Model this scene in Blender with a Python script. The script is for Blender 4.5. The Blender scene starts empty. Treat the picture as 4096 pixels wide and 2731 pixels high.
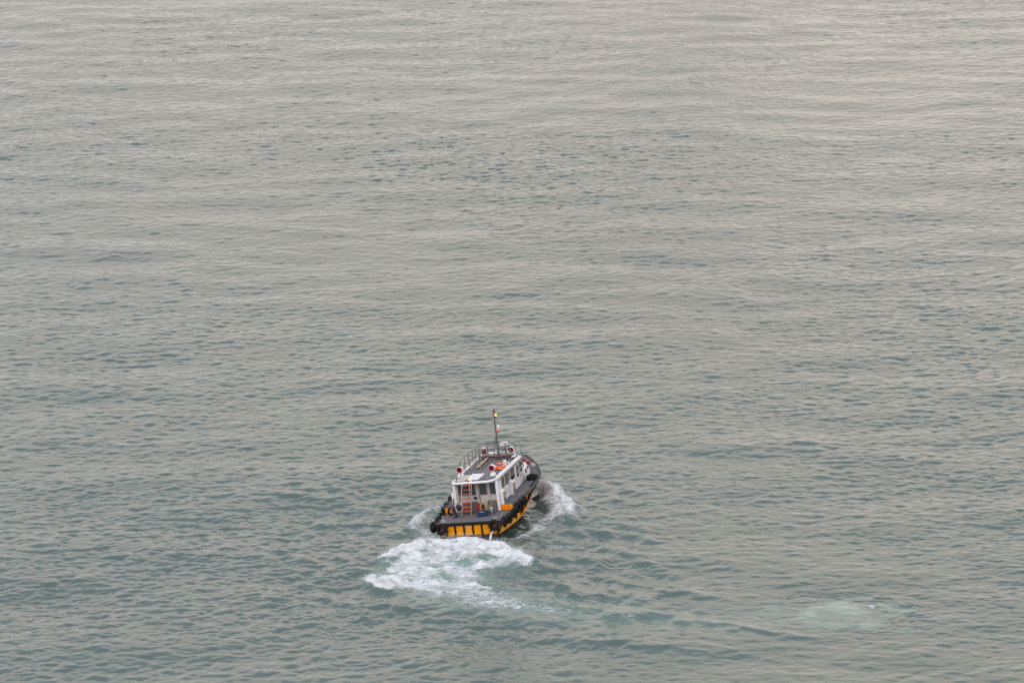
import bpy, math, random
import numpy as np
from mathutils import Matrix, Vector, Euler
R = math.radians
random.seed(7)
SC = bpy.context.scene
COL = SC.collection
# ------------------------------------------------------------------ camera, sky, sun, exposure
cd = bpy.data.cameras.new('camera'); cam = bpy.data.objects.new('camera', cd); COL.objects.link(cam)
cam.location = (0, 0, 65.0); cam.rotation_euler = (R(90 - 11.6), 0, 0)
cd.sensor_width = 36; cd.lens = 150.0; cd.clip_start = 1; cd.clip_end = 12000
SC.camera = cam
SC.view_settings.view_transform = 'Standard'; SC.view_settings.look = 'None'
SC.view_settings.exposure = 0.22; SC.view_settings.gamma = 1.0
SUN_EL, SUN_AZ = 42, 215           # soft sun behind thin overcast, from behind the camera on the left
W = bpy.data.worlds.new('World'); SC.world = W; W.use_nodes = True
nt = W.node_tree; nt.nodes.clear()
wo = nt.nodes.new('ShaderNodeOutputWorld'); bg = nt.nodes.new('ShaderNodeBackground')
bg.inputs['Strength'].default_value = 0.10
sky = nt.nodes.new('ShaderNodeTexSky'); sky.sky_type = 'NISHITA'; sky.sun_disc = False
sky.sun_elevation = R(SUN_EL); sky.sun_rotation = R(SUN_AZ); sky.air_density = 1.5; sky.dust_density = 4.0
tc = nt.nodes.new('ShaderNodeTexCoord'); sep = nt.nodes.new('ShaderNodeSeparateXYZ')
nt.links.new(tc.outputs['Generated'], sep.inputs[0])
cn = nt.nodes.new('ShaderNodeTexNoise'); cn.inputs['Scale'].default_value = 2.2; cn.inputs['Detail'].default_value = 5
cm = nt.nodes.new('ShaderNodeMapping'); cm.inputs['Scale'].default_value = (1, 1, 3.0)
nt.links.new(tc.outputs['Generated'], cm.inputs[0]); nt.links.new(cm.outputs[0], cn.inputs['Vector'])
ad = nt.nodes.new('ShaderNodeMath'); ad.operation = 'MULTIPLY_ADD'
nt.links.new(cn.outputs['Fac'], ad.inputs[0]); ad.inputs[1].default_value = 0.20
nt.links.new(sep.outputs['Z'], ad.inputs[2])
su = nt.nodes.new('ShaderNodeMath'); su.operation = 'SUBTRACT'; nt.links.new(ad.outputs[0], su.inputs[0]); su.inputs[1].default_value = 0.10
rp = nt.nodes.new('ShaderNodeValToRGB'); nt.links.new(su.outputs[0], rp.inputs[0])
el = rp.color_ramp.elements
el[0].position = 0.0; el[0].color = (.98, .865, .755, 1)
el[1].position = 1.0; el[1].color = (0.80, 0.83, 0.88, 1)
for p, c in ((0.04, (0.98, .86, 0.75)), (0.11, (0.875, 0.772, 0.695)), (0.26, (0.92, 0.80, 0.71)), (0.325, (1.06, 0.90, 0.76)), (0.375, (1.45, 1.20, 0.92)), (0.435, (0.70, 0.71, 0.78)), (0.62, (0.66, 0.69, 0.78))):
    e_ = el.new(p); e_.color = (*c, 1)
# soft columns of brighter and darker cloud over the horizon, cooler towards the left
cm2 = nt.nodes.new('ShaderNodeMapping'); cm2.inputs['Scale'].default_value = (16, 16, 1.2); cm2.inputs['Location'].default_value = (3.3, 0, 0)
cn2 = nt.nodes.new('ShaderNodeTexNoise'); cn2.inputs['Scale'].default_value = 1.0; cn2.inputs['Detail'].default_value = 4
nt.links.new(tc.outputs['Generated'], cm2.inputs[0]); nt.links.new(cm2.outputs[0], cn2.inputs['Vector'])
mr2 = nt.nodes.new('ShaderNodeMapRange'); nt.links.new(cn2.outputs['Fac'], mr2.inputs[0])
for i_, v_ in ((1, .3), (2, .7), (3, 9.5), (4, 11.6)): mr2.inputs[i_].default_value = v_
mr3 = nt.nodes.new('ShaderNodeMapRange'); nt.links.new(sep.outputs['X'], mr3.inputs[0])
for i_, v_ in ((1, -.17), (2, .03)): mr3.inputs[i_].default_value = v_
cl = nt.nodes.new('ShaderNodeMix'); cl.data_type = 'RGBA'; nt.links.new(mr3.outputs[0], cl.inputs[0])
cl.inputs[6].default_value = (.94, .975, 1.06, 1); cl.inputs[7].default_value = (.985, .985, 1.0, 1)
# two dim hazy columns low over the horizon
def nm(op, a, b_=None, c_=None, clamp=False):
    n_ = nt.nodes.new('ShaderNodeMath'); n_.operation = op; n_.use_clamp = clamp
    for i_, v_ in enumerate((a, b_, c_)):
        if v_ is None: continue
        if isinstance(v_, (int, float)): n_.inputs[i_].default_value = v_
        else: nt.links.new(v_, n_.inputs[i_])
    return n_.outputs[0]
tot = None
for x0_, k_ in ((-.046, .07), (.045, .09)):
    d_ = nm('DIVIDE', nm('SUBTRACT', sep.outputs['X'], x0_), .016); g_ = nm('MULTIPLY', nm('EXPONENT', nm('MULTIPLY', nm('MULTIPLY', d_, d_), -1.0)), k_)
    tot = g_ if tot is None else nm('ADD', tot, g_)
lowz = nm('SUBTRACT', 1.0, nm('DIVIDE', sep.outputs['Z'], .30), clamp=True)
dim = nm('SUBTRACT', 1.0, nm('MULTIPLY', nm('MULTIPLY', tot, nm('MULTIPLY', lowz, 2.0, clamp=True)), nm('GREATER_THAN', sep.outputs['Y'], 0.0)))
dm = nt.nodes.new('ShaderNodeVectorMath'); dm.operation = 'SCALE'; nt.links.new(rp.outputs[0], dm.inputs[0]); nt.links.new(dim, dm.inputs['Scale'])
mm = nt.nodes.new('ShaderNodeVectorMath'); mm.operation = 'MULTIPLY'; nt.links.new(dm.outputs[0], mm.inputs[0]); nt.links.new(cl.outputs[2], mm.inputs[1])
ml = nt.nodes.new('ShaderNodeVectorMath'); ml.operation = 'SCALE'; nt.links.new(mr2.outputs[0], ml.inputs['Scale'])
nt.links.new(mm.outputs[0], ml.inputs[0])
mx = nt.nodes.new('ShaderNodeMix'); mx.data_type = 'RGBA'; mx.inputs[0].default_value = 0.90
nt.links.new(sky.outputs[0], mx.inputs[6]); nt.links.new(ml.outputs[0], mx.inputs[7])
nt.links.new(mx.outputs[2], bg.inputs['Color']); nt.links.new(bg.outputs[0], wo.inputs[0])
sd = bpy.data.lights.new('sun', 'SUN'); so = bpy.data.objects.new('sun', sd); COL.objects.link(so)
sd.energy = 0.9; sd.angle = R(18); sd.color = (1.0, 0.95, 0.88)
so.rotation_euler = Euler((R(90 - SUN_EL), 0, R(180 - SUN_AZ)), 'XYZ')
so.location = (-50, 150, 120)

# ------------------------------------------------------------------ helpers
def tag(o, label=None, cat=None, group=None, kind=None):
    if label: o['label'] = label
    if cat: o['category'] = cat
    if group: o['group'] = group
    if kind: o['kind'] = kind
    return o

def mat(name, col, rough=0.5, metal=0.0, var=0.12, vscale=3.0, emit=None, estr=0.0, bump=0.0, spec=0.5, dirt=None, dirt_amt=0.5, dirt_scale=1.5):
    m = bpy.data.materials.new(name); m.use_nodes = True
    t = m.node_tree; b = t.nodes['Principled BSDF']
    b.inputs['Roughness'].default_value = rough; b.inputs['Metallic'].default_value = metal
    b.inputs['Specular IOR Level'].default_value = spec
    c = t.nodes.new('ShaderNodeTexCoord'); n = t.nodes.new('ShaderNodeTexNoise')
    n.inputs['Scale'].default_value = vscale; n.inputs['Detail'].default_value = 6; n.inputs['Roughness'].default_value = 0.65
    t.links.new(c.outputs['Object'], n.inputs['Vector'])
    r = t.nodes.new('ShaderNodeValToRGB'); t.links.new(n.outputs['Fac'], r.inputs[0])
    e = r.color_ramp.elements; e[0].position = 0.3; e[1].position = 0.7
    e[0].color = (*[x * (1 - var) for x in col], 1); e[1].color = (*[min(1, x * (1 + var)) for x in col], 1)
    out = r.outputs[0]
    if dirt:
        n2 = t.nodes.new('ShaderNodeTexNoise'); n2.inputs['Scale'].default_value = dirt_scale; n2.inputs['Detail'].default_value = 8
        mp = t.nodes.new('ShaderNodeMapping'); mp.inputs['Scale'].default_value = (2.5, 2.5, 0.7)
        t.links.new(c.outputs['Object'], mp.inputs[0]); t.links.new(mp.outputs[0], n2.inputs['Vector'])
        r2 = t.nodes.new('ShaderNodeMapRange'); r2.inputs[1].default_value = 0.52; r2.inputs[2].default_value = 0.72
        r2.inputs[3].default_value = 0; r2.inputs[4].default_value = dirt_amt
        t.links.new(n2.outputs['Fac'], r2.inputs[0])
        x = t.nodes.new('ShaderNodeMix'); x.data_type = 'RGBA'; t.links.new(r2.outputs[0], x.inputs[0])
        t.links.new(out, x.inputs[6]); x.inputs[7].default_value = (*dirt, 1); out = x.outputs[2]
    t.links.new(out, b.inputs['Base Color'])
    if emit:
        b.inputs['Emission Color'].default_value = (*emit, 1); b.inputs['Emission Strength'].default_value = estr
    if bump:
        bp = t.nodes.new('ShaderNodeBump'); bp.inputs['Distance'].default_value = 0.01; bp.inputs['Strength'].default_value = bump
        n3 = t.nodes.new('ShaderNodeTexNoise'); n3.inputs['Scale'].default_value = vscale * 8
        t.links.new(c.outputs['Object'], n3.inputs['Vector']); t.links.new(n3.outputs['Fac'], bp.inputs['Height'])
        t.links.new(bp.outputs[0], b.inputs['Normal'])
    return m

M = dict(
    yellow=mat('yellow_paint', (0.95, 0.365, 0.002), 0.5, var=0.06, spec=.25, dirt=(0.30, 0.12, 0.02), dirt_amt=0.45, dirt_scale=2.6),
    orange=mat('orange_paint', (0.92, 0.25, 0.004), 0.5, spec=.25, var=0.07, dirt=(0.35, 0.12, 0.03), dirt_amt=0.3),
    boot=mat('antifouling', (0.075, 0.022, 0.024), 0.55, var=0.3, dirt=(0.02, 0.02, 0.02)),
    black=mat('black_rubber', (0.012, 0.012, 0.014), 0.75, spec=.25, var=0.3, bump=0.3),
    tyre=mat('tyre_rubber', (0.012, 0.013, 0.015), 0.8, var=0.35, vscale=9, bump=0.5, spec=.2, dirt=(0.04, 0.034, 0.03), dirt_amt=0.5, dirt_scale=3),
    strake=mat('worn_strake', (0.045, 0.040, 0.038), 0.7, var=0.35, vscale=4, dirt=(0.15, 0.11, 0.08), dirt_amt=0.5),
    deck=mat('deck_coating', (0.125, 0.118, 0.135), 0.85, var=0.14, vscale=2.2, bump=0.6, dirt=(0.17, 0.125, 0.11), dirt_amt=0.45, dirt_scale=0.8),
    roofdeck=mat('roof_coating', (0.165, 0.156, 0.178), 0.85, var=0.12, vscale=2.5, bump=0.5, dirt=(0.24, 0.21, 0.20), dirt_amt=0.4, dirt_scale=0.9),
    white=mat('white_paint', (0.81, 0.815, 0.84), 0.38, var=0.04, dirt=(0.42, 0.34, 0.27), dirt_amt=0.32, dirt_scale=2.2),
    aftwhite=mat('shaded_weathered_white', (0.47, 0.445, 0.435), 0.5, var=0.07, dirt=(0.34, 0.28, 0.23), dirt_amt=0.5, dirt_scale=1.0),  # white greyed by the aft wall's shade in the base colour, dirt over it
    cream=mat('cream_panel', (0.50, 0.47, 0.45), 0.5, var=0.06),
    locker=mat('locker_brown', (0.145, 0.118, 0.11), 0.6, var=0.2, dirt=(0.12, 0.08, 0.07)),
    steel=mat('galvanised_steel', (0.21, 0.195, 0.19), 0.42, 0.35, var=0.15, vscale=8, dirt=(0.22, 0.15, 0.11), dirt_amt=0.5, dirt_scale=3),
    chrome=mat('polished_steel', (0.75, 0.75, 0.76), 0.18, 1.0, var=0.05),
    mast=mat('mast_paint', (0.10, 0.085, 0.09), 0.5, var=0.2),
    glass=mat('window_glass', (0.022, 0.028, 0.028), 0.06, var=0.5, vscale=2.2, spec=0.6),
    wframe=mat('window_frame', (0.30, 0.28, 0.28), 0.4, var=0.1),
    dark=mat('dark_fitting', (0.02, 0.022, 0.03), 0.5, var=0.2),
    redp=mat('red_paint', (0.32, 0.022, 0.018), 0.45, var=0.15, dirt=(0.2, 0.05, 0.03)),
    tread=mat('orange_red_tread', (0.62, 0.085, 0.025), 0.5, var=0.15),
    redlens=mat('dark_red_lens', (0.20, 0.004, 0.008), 0.6, spec=.15, var=0.1),
    brown=mat('red_brown_shade', (0.12, 0.042, 0.034), 0.6, var=0.25),
    buoy=mat('orange_buoy', (0.85, 0.11, 0.03), 0.5, var=0.08),
    wood=mat('pale_wood', (0.52, 0.37, 0.24), 0.65, var=0.2, vscale=10),
    hose=mat('yellow_hose', (0.50, 0.47, 0.19), 0.5, var=0.12),
    blue=mat('blue_plastic', (0.012, 0.038, 0.10), 0.5, var=0.2),
    turq=mat('turquoise_cloth', (0.10, 0.36, 0.46), 0.7, var=0.15),
    lilac=mat('pale_lilac_cloth', (0.46, 0.43, 0.56), 0.9, var=0.15),
    rope=mat('dark_rope', (0.12, 0.11, 0.095), 0.9, var=0.3),
    louvre=mat('tan_louvre', (0.46, 0.36, 0.28), 0.6, var=0.1),
    ventgrey=mat('vent_grey', (0.18, 0.17, 0.18), 0.6, var=0.1),
    letter=mat('pale_lettering', (0.80, 0.62, 0.34), 0.5, var=0.03),
    letter2=mat('orange_lettering', (0.85, 0.36, 0.12), 0.5, var=0.03),
    letter3=mat('red_lettering', (0.80, 0.14, 0.07), 0.5, var=0.03),
    bluelogo=mat('blue_logo', (0.03, 0.06, 0.32), 0.5, var=0.03),
    amber=mat('amber_lamp', (0.9, 0.4, 0.05), 0.3, emit=(1.0, 0.30, 0.02), estr=3.2),
    ambercap=mat('amber_lamp_shell', (0.9, 0.30, 0.03), 0.3, emit=(1.0, 0.28, 0.02), estr=1.2),
    redlamp=mat('red_lamp', (0.8, 0.02, 0.01), 0.3, emit=(1.0, 0.0, 0.0), estr=1.6),
    stream=mat('falling_water', (0.62, 0.66, 0.68), 0.25, var=0.2, vscale=14, bump=0.6),
    navy=mat('navy_strip', (0.15, 0.13, 0.22), 0.5, var=0.1),
    stayw=mat('stay_wire', (0.13, 0.12, 0.12), 0.5, var=0.1),
)

class MB:
    def __init__(s): s.v = []; s.f = []; s.mi = []; s.cur = 0
    def add(s, vs, fs, mi=None):
        o = len(s.v); s.v += [tuple(map(float, p)) for p in vs]
        for f in fs: s.f.append([i + o for i in f]); s.mi.append(s.cur if mi is None else mi)
        return s
    def box(s, c, d, rot=None, mi=None, taper=1.0):
        vs = []
        for z in (-.5, .5):
            k = taper if z > 0 else 1
            for x, y in ((-.5, -.5), (.5, -.5), (.5, .5), (-.5, .5)):
                p = Vector((x * d[0] * k, y * d[1] * k, z * d[2]))
                if rot is not None: p = Euler(rot).to_matrix() @ p
                vs.append((p.x + c[0], p.y + c[1], p.z + c[2]))
        return s.add(vs, [(3, 2, 1, 0), (4, 5, 6, 7), (0, 1, 5, 4), (1, 2, 6, 5), (2, 3, 7, 6), (3, 0, 4, 7)], mi)
    def bx(s, x0, x1, y0, y1, z0, z1, mi=None):
        return s.box(((x0 + x1) / 2, (y0 + y1) / 2, (z0 + z1) / 2), (abs(x1 - x0), abs(y1 - y0), abs(z1 - z0)), mi=mi)
    def tube(s, path, r, seg=8, closed=False, mi=None):
        P = [Vector(p) for p in path]; n = len(P); rs = r if isinstance(r, (list, tuple)) else [r] * n
        vs = []; prev = None
        for i, p in enumerate(P):
            if closed: t = (P[(i + 1) % n] - P[i - 1])
            else: t = (P[min(i + 1, n - 1)] - P[max(i - 1, 0)])
            t.normalize()
            if prev is None:
                a = Vector((0, 0, 1)) if abs(t.z) < .9 else Vector((1, 0, 0)); u = t.cross(a).normalized()
            else:
                u = (prev - t * prev.dot(t)).normalized()
            prev = u; w = t.cross(u)
            for k in range(seg):
                a = 2 * math.pi * k / seg; q = p + (u * math.cos(a) + w * math.sin(a)) * rs[i]; vs.append(tuple(q))
        fs = []
        for i in range(n if closed else n - 1):
            j = (i + 1) % n
            for k in range(seg):
                k2 = (k + 1) % seg; fs.append((i * seg + k, i * seg + k2, j * seg + k2, j * seg + k))
        if not closed: fs.append(tuple(range(seg))[::-1]); fs.append(tuple((n - 1) * seg + k for k in range(seg)))
        return s.add(vs, fs, mi)
    def lathe(s, prof, c, axis='z', seg=24, mi=None, closed=False):
        vs = []; n = len(prof)
        for k in range(seg):
            a = 2 * math.pi * k / seg
            for r, h in prof:
                x, y = r * math.cos(a), r * math.sin(a)
                p = {'z': (x, y, h), 'y': (x, h, y), 'x': (h, x, y)}[axis]
                vs.append((p[0] + c[0], p[1] + c[1], p[2] + c[2]))
        fs = []
        for k in range(seg):
            k2 = (k + 1) % seg
            for i in range(n if closed else n - 1):
                j = (i + 1) % n; fs.append((k * n + i, k2 * n + i, k2 * n + j, k * n + j))
        return s.add(vs, fs, mi)
    def prism(s, pts, z0, z1, mi=None):
        n = len(pts); vs = [(x, y, z0) for x, y in pts] + [(x, y, z1) for x, y in pts]
        fs = [tuple(range(n))[::-1], tuple(range(n, 2 * n))] + [(i, (i + 1) % n, n + (i + 1) % n, n + i) for i in range(n)]
        return s.add(vs, fs, mi)
    def grid(s, rows, mi=None, close=False):
        n = len(rows[0]); vs = [p for r in rows for p in r]; fs = []
        for i in range(len(rows) - 1):
            for j in range(n if close else n - 1):
                j2 = (j + 1) % n; fs.append((i * n + j, i * n + j2, (i + 1) * n + j2, (i + 1) * n + j))
        return s.add(vs, fs, mi)
    def build(s, name, mats, parent=None, bevel=0, sharp=38, label=None, flip=False):
        me = bpy.data.meshes.new(name); me.from_pydata(s.v, [], s.f)
        if not isinstance(mats, (list, tuple)): mats = [mats]
        for m in mats: me.materials.append(m)
        me.polygons.foreach_set('material_index', s.mi)
        import bmesh
        b = bmesh.new(); b.from_mesh(me); bmesh.ops.recalc_face_normals(b, faces=b.faces); b.to_mesh(me); b.free()
        me.shade_smooth(); me.set_sharp_from_angle(angle=R(sharp))
        o = bpy.data.objects.new(name, me); COL.objects.link(o)
        if parent is not None: o.parent = parent
        if bevel:
            md = o.modifiers.new('bevel', 'BEVEL'); md.width = bevel; md.segments = 2; md.limit_method = 'ANGLE'; md.angle_limit = R(40)
        if label: o['label'] = label
        return o

def arc(c, r, a0, a1, n, plane='xz'):
    out = []
    for i in range(n + 1):
        a = R(a0 + (a1 - a0) * i / n); u, v = r * math.cos(a), r * math.sin(a)
        out.append({'xz': (c[0] + u, c[1], c[2] + v), 'xy': (c[0] + u, c[1] + v, c[2]), 'yz': (c[0], c[1] + u, c[2] + v)}[plane])
    return out

def bend(pts, r=0.12, n=5):
    "polyline with rounded corners"
    P = [Vector(p) for p in pts]; out = [P[0]]
    for i in range(1, len(P) - 1):
        a = (P[i - 1] - P[i]); b = (P[i + 1] - P[i]); rr = min(r, a.length * .45, b.length * .45)
        p0 = P[i] + a.normalized() * rr; p1 = P[i] + b.normalized() * rr
        for k in range(n + 1):
            t = k / n; out.append(p0 * (1 - t) ** 2 + P[i] * 2 * t * (1 - t) + p1 * t * t)
    out.append(P[-1]); return [tuple(p) for p in out]

def pchip(X, Y):
    X = np.array(X, float); Y = np.array(Y, float); h = np.diff(X); d = np.diff(Y) / h; m = np.zeros_like(Y)
    m[0], m[-1] = d[0], d[-1]
    for i in range(1, len(X) - 1):
        m[i] = 0 if d[i - 1] * d[i] <= 0 else 2 * d[i - 1] * d[i] / (d[i - 1] + d[i])
    def f(x):
        x = np.clip(x, X[0], X[-1]); i = np.clip(np.searchsorted(X, x) - 1, 0, len(X) - 2); t = (x - X[i]) / h[i]
        return ((2 * t**3 - 3 * t**2 + 1) * Y[i] + (t**3 - 2 * t**2 + t) * h[i] * m[i] + (-2 * t**3 + 3 * t**2) * Y[i + 1] + (t**3 - t**2) * h[i] * m[i + 1])
    return f

# ------------------------------------------------------------------ water surface (one height field, wake and sea share it)
YAW, ROLL, TRIM = 15.5, 7.3, 2.0
BO = Vector((-2.575, 255.55, 0.0))                      # transom centre on the waterline
BM = Matrix.Translation(BO) @ Matrix.Rotation(R(-YAW), 4, 'Z') @ Matrix.Rotation(R(TRIM), 4, 'X') @ Matrix.Rotation(R(-ROLL), 4, 'Y')

def spectral(N, L, lmin, lmax, n_dir, floor, slope, seed, ang=0.0, chop=0.8, p=2.0):
    rng = np.random.default_rng(seed)
    k = np.fft.fftfreq(N, L / N) * 2 * np.pi
    kx, ky = np.meshgrid(k, k); kk = np.hypot(kx, ky); kk[0, 0] = 1
    a = R(ang); cosd = (kx * math.sin(a) + ky * math.cos(a)) / kk
    amp = kk ** (-p) * np.sqrt(floor + (1 - floor) * np.abs(cosd) ** n_dir)
    k0, k1 = 2 * np.pi / lmax, 2 * np.pi / lmin
    amp *= np.exp(-(k0 / kk) ** 4) * np.exp(-(kk / k1) ** 4); amp[0, 0] = 0
    H = amp * (rng.normal(size=(N, N)) + 1j * rng.normal(size=(N, N)))
    s = np.sqrt(np.mean(np.abs(np.fft.ifft2(H * kk)) ** 2) / 1.0) / math.sqrt(2) * math.sqrt(1)
    H *= slope / s / math.sqrt(1)
    h = np.fft.ifft2(H).real
    dx = np.fft.ifft2(-1j * kx / kk * H).real * chop; dy = np.fft.ifft2(-1j * ky / kk * H).real * chop
    return np.stack([h, dx, dy], -1).astype(np.float32), L
def sample(F, x, y):
    A, L = F; N = A.shape[0]; u = (x / L * N) % N; v = (y / L * N) % N
    i0 = np.floor(u).astype(int); j0 = np.floor(v).astype(int); fu = (u - i0)[..., None]; fv = (v - j0)[..., None]
    i0 %= N; j0 %= N; i1 = (i0 + 1) % N; j1 = (j0 + 1) % N
    return (A[j0, i0] * (1 - fu) * (1 - fv) + A[j0, i1] * fu * (1 - fv) + A[j1, i0] * (1 - fu) * fv + A[j1, i1] * fu * fv)
def smooth(a, b, x):
    t = np.clip((x - a) / (b - a), 0, 1); return t * t * (3 - 2 * t)

def axis_lines(segs, outer, grow=1.35):
    "segs: list of (start, end, step) contiguous; then growing spacing out to +-outer"
    a = [segs[0][0]]
    for s0, s1, st in segs:
        n = max(1, round((s1 - s0) / st)); a += list(np.linspace(s0, s1, n + 1)[1:])
    lo, hi = [], []; st = segs[-1][2]; x = a[-1]
    while x < outer[1]: st = st * grow; x += st; hi.append(x)
    st = segs[0][2]; x = a[0]
    while x > outer[0]: st = st * grow; x -= st; lo.append(x)
    return np.array(lo[::-1] + a + hi)

xs = axis_lines([(-70, -36, .13), (-36, -12, .10), (-12, 8, .06), (8, 36, .10), (36, 70, .13)], (-6000, 6000))
ys = axis_lines([(216, 232, .12), (232, 275, .075), (275, 330, .14), (330, 420, .22), (420, 545, .34)], (-1500, 10000))
X, Y = np.meshgrid(xs, ys); NX, NY = len(xs), len(ys)
big = spectral(1024, 409.6, 4.0, 24, 3, .15, .036, 3, ang=-12, chop=.6)
mid = spectral(2048, 173.0, 0.45, 2.8, 2, .25, .100, 11, ang=-20, chop=.8, p=1.9)
small = spectral(1024, 83.0, 0.26, 1.0, 2, .28, .084, 23, ang=-18, chop=.6, p=1.6)
dX, dY = np.gradient(X, axis=1), np.gradient(Y, axis=0)
sp = np.maximum(dX, dY)
patch = spectral(512, 512.0, 22, 90, 1, .7, 1, 31, p=1.0)[0][..., 0]; patch = patch / patch.std()
P3 = (np.repeat(patch[..., None], 3, -1), 512.0)
pt = sample(P3, X * 0.8, Y * 0.45)[..., 0]
ws = np.clip(1.0 + 0.24 * pt, 0.50, 1.5)
D = sample(big, X, Y) * (1 - smooth(2, 9, sp))[..., None]
D += sample(mid, X + 13, Y) * ((1 - smooth(.5, 2.4, sp)) * (0.40 + 0.60 * ws))[..., None]
D += sample(small, X, Y + 7) * ((1 - smooth(.30, .8, sp)) * ws)[..., None]
H = D[..., 0].astype(np.float64)

# --- wake, in plan coordinates around the transom centre (metres)
ix = np.where((xs > -22) & (xs < 32))[0]; iy = np.where((ys > 226) & (ys < 282))[0]
sl = np.s_[iy[0]:iy[-1] + 1, ix[0]:ix[-1] + 1]
gx, gy = X[sl] - BO.x, Y[sl] - BO.y
c_, s_ = math.cos(R(YAW)), math.sin(R(YAW))
bx_, by_ = gx * c_ - gy * s_, gx * s_ + gy * c_           # boat plan frame
turb = spectral(1024, 61.44, .16, 1.5, 0, 1, 1, 77, chop=0, p=1.6)[0][..., 0]; turb /= turb.std()
T3 = (np.repeat(turb[..., None], 3, -1), 61.44)
turb2 = spectral(512, 61.44, 1.0, 5, 0, 1, 1, 78, chop=0, p=1.4)[0][..., 0]; turb2 /= turb2.std()
T4 = (np.repeat(turb2[..., None], 3, -1), 61.44)
tb = sample(T3, gx + 5, gy * .8)[..., 0].astype(float); tb2 = sample(T4, gx, gy * .75)[..., 0].astype(float)
tbw = sample(T4, gx + 31, gy + 11)[..., 0].astype(float)
def sdf(poly, x, y):
    "signed distance, positive inside"
    P = np.array(poly, float); d = np.full(x.shape, 1e9); ins = np.zeros(x.shape, bool)
    for a, b in zip(P, np.roll(P, -1, 0)):
        e = b - a; t = np.clip(((x - a[0]) * e[0] + (y - a[1]) * e[1]) / (e @ e), 0, 1)
        d = np.minimum(d, np.hypot(x - a[0] - t * e[0], y - a[1] - t * e[1]))
        cr = ((a[1] > y) != (b[1] > y)) & (x < (b[0] - a[0]) * (y - a[1]) / (b[1] - a[1] + 1e-12) + a[0]); ins ^= cr
    return np.where(ins, d, -d)
def seg(pts, x, y):
    "distance to a polyline and position along it 0..1"
    P = np.array(pts, float); best = np.full(x.shape, 1e9); tt = np.zeros(x.shape); L = np.hypot(*np.diff(P, axis=0).T); cum = np.r_[0, np.cumsum(L)]
    side = np.zeros(x.shape)
    for i in range(len(P) - 1):
        a, b = P[i], P[i + 1]; e = b - a; t = np.clip(((x - a[0]) * e[0] + (y - a[1]) * e[1]) / (e @ e), 0, 1)
        d = np.hypot(x - a[0] - t * e[0], y - a[1] - t * e[1]); m = d < best
        best = np.where(m, d, best); tt = np.where(m, (cum[i] + t * L[i]) / cum[-1], tt)
        side = np.where(m, np.sign(e[0] * (y - a[1]) - e[1] * (x - a[0])), side)
    return best, tt, side
wx, wy = gx + .22 * tbw, gy + .35 * tb2
foam = np.zeros(gx.shape); aer = np.zeros(gx.shape); hh = np.zeros(gx.shape); rough_h = np.zeros(gx.shape)
core = [(-2.2, .5), (1.9, -.6), (2.2, -3.2), (3.0, -4.7), (3.3, -6.0), (2.0, -6.9), (.9, -7.0), (1.3, -9.6), (1.5, -12), (.2, -13.2), (-2.4, -13.0), (-3.5, -11.8), (-4.5, -11.7), (-5.2, -11.3), (-5.8, -9.8), (-5.6, -8.0), (-5.1, -6.2), (-5.0, -5.0), (-4.4, -4.0), (-3.4, -2.4), (-2.8, -.8)]
s1 = sdf(core, wx, wy)
foam = np.maximum(foam, smooth(-.25, .8, s1) * (.80 + .10 * tbw.clip(-1.5, 1.5)))
tail = [(-3.2, -11), (1.5, -10), (3.2, -13.8), (6.6, -16.6), (6.0, -18.2), (2.5, -17.3), (.2, -16.4), (-1.6, -15.6), (-3.2, -13.2)]
s2 = sdf(tail, wx, wy); foam = np.maximum(foam, smooth(-.6, 1.4, s2) * (.62 - .16 * smooth(1, 6, gx)))
aer = np.maximum(aer, smooth(-1.2, 1.5, s1) * .85); aer = np.maximum(aer, smooth(-1.5, 1.5, s2) * .5)
lane = [(1, -13), (6, -16.8), (12, -18.6), (18, -18)]
dl, tl, _ = seg(lane, wx, wy); aer = np.maximum(aer, np.exp(-(dl / 2.5) ** 2) * (.30 - .16 * tl)); foam = np.maximum(foam, np.exp(-(dl / 1.1) ** 2) * (.36 - .6 * tl + .14 * tb2).clip(0, .5))
# dark openings inside the churn
for cx, cy, rx, ry, k in ((1.15, -4.2, .85, .9, .5), (-.75, -5.4, .7, .8, .38), (1.6, -7.3, 1.2, .7, .45), (-1.7, -8.3, .8, .7, .30), (-2.3, -6.2, .6, .7, .25), (.3, -9.2, .9, .8, .25), (-.6, -11.8, 1.0, .7, .3), (-1.2, -14.2, 1.0, .6, .25)):
    foam -= k * np.exp(-((wx - cx) / rx) ** 2 - ((wy - cy) / ry) ** 2)
foam = np.clip(foam, 0, 1)
# crests: strong white along the breaking edges
def crest(pts, w, h, f, wside=None, pw=1.0):
    global foam, hh
    d, t, sd_ = seg(pts, wx, wy); env = np.sin(np.pi * np.clip(t * .94 + .03, 0, 1)) ** pw
    ww = w if wside is None else np.where(sd_ > 0, w * wside, w)
    g = np.exp(-(d / ww) ** 2) * env; hh += h * g; foam = np.maximum(foam, f * smooth(.12, .75, g))
crest([(-3.1, -.9), (-1.8, -1.5), (.2, -1.6), (1.3, -2.6), (2.4, -4.1), (3.4, -6.1), (3.9, -7.1)], 1.05, .56, .97, .8, .55)
crest([(-2.4, -.9), (-3.6, -2.8), (-4.9, -4.5), (-5.6, -5.4)], .8, .34, .9, .8, .6)
crest([(-5.6, -8.0), (-5.8, -9.6), (-5.2, -11.0), (-4.4, -11.7), (-3.6, -11.8)], .7, .22, .92, .8, .6)
crest([(-1.8, -2.6), (-.5, -3.2), (.6, -3.4)], 1.3, .26, .85)
crest([(-4.4, -6.0), (-3.2, -7.2), (-3.8, -9.0)], 1.2, .14, .8)
crest([(.2, -5.6), (1.8, -5.2), (2.7, -6.3)], .7, .12, .75)
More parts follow.
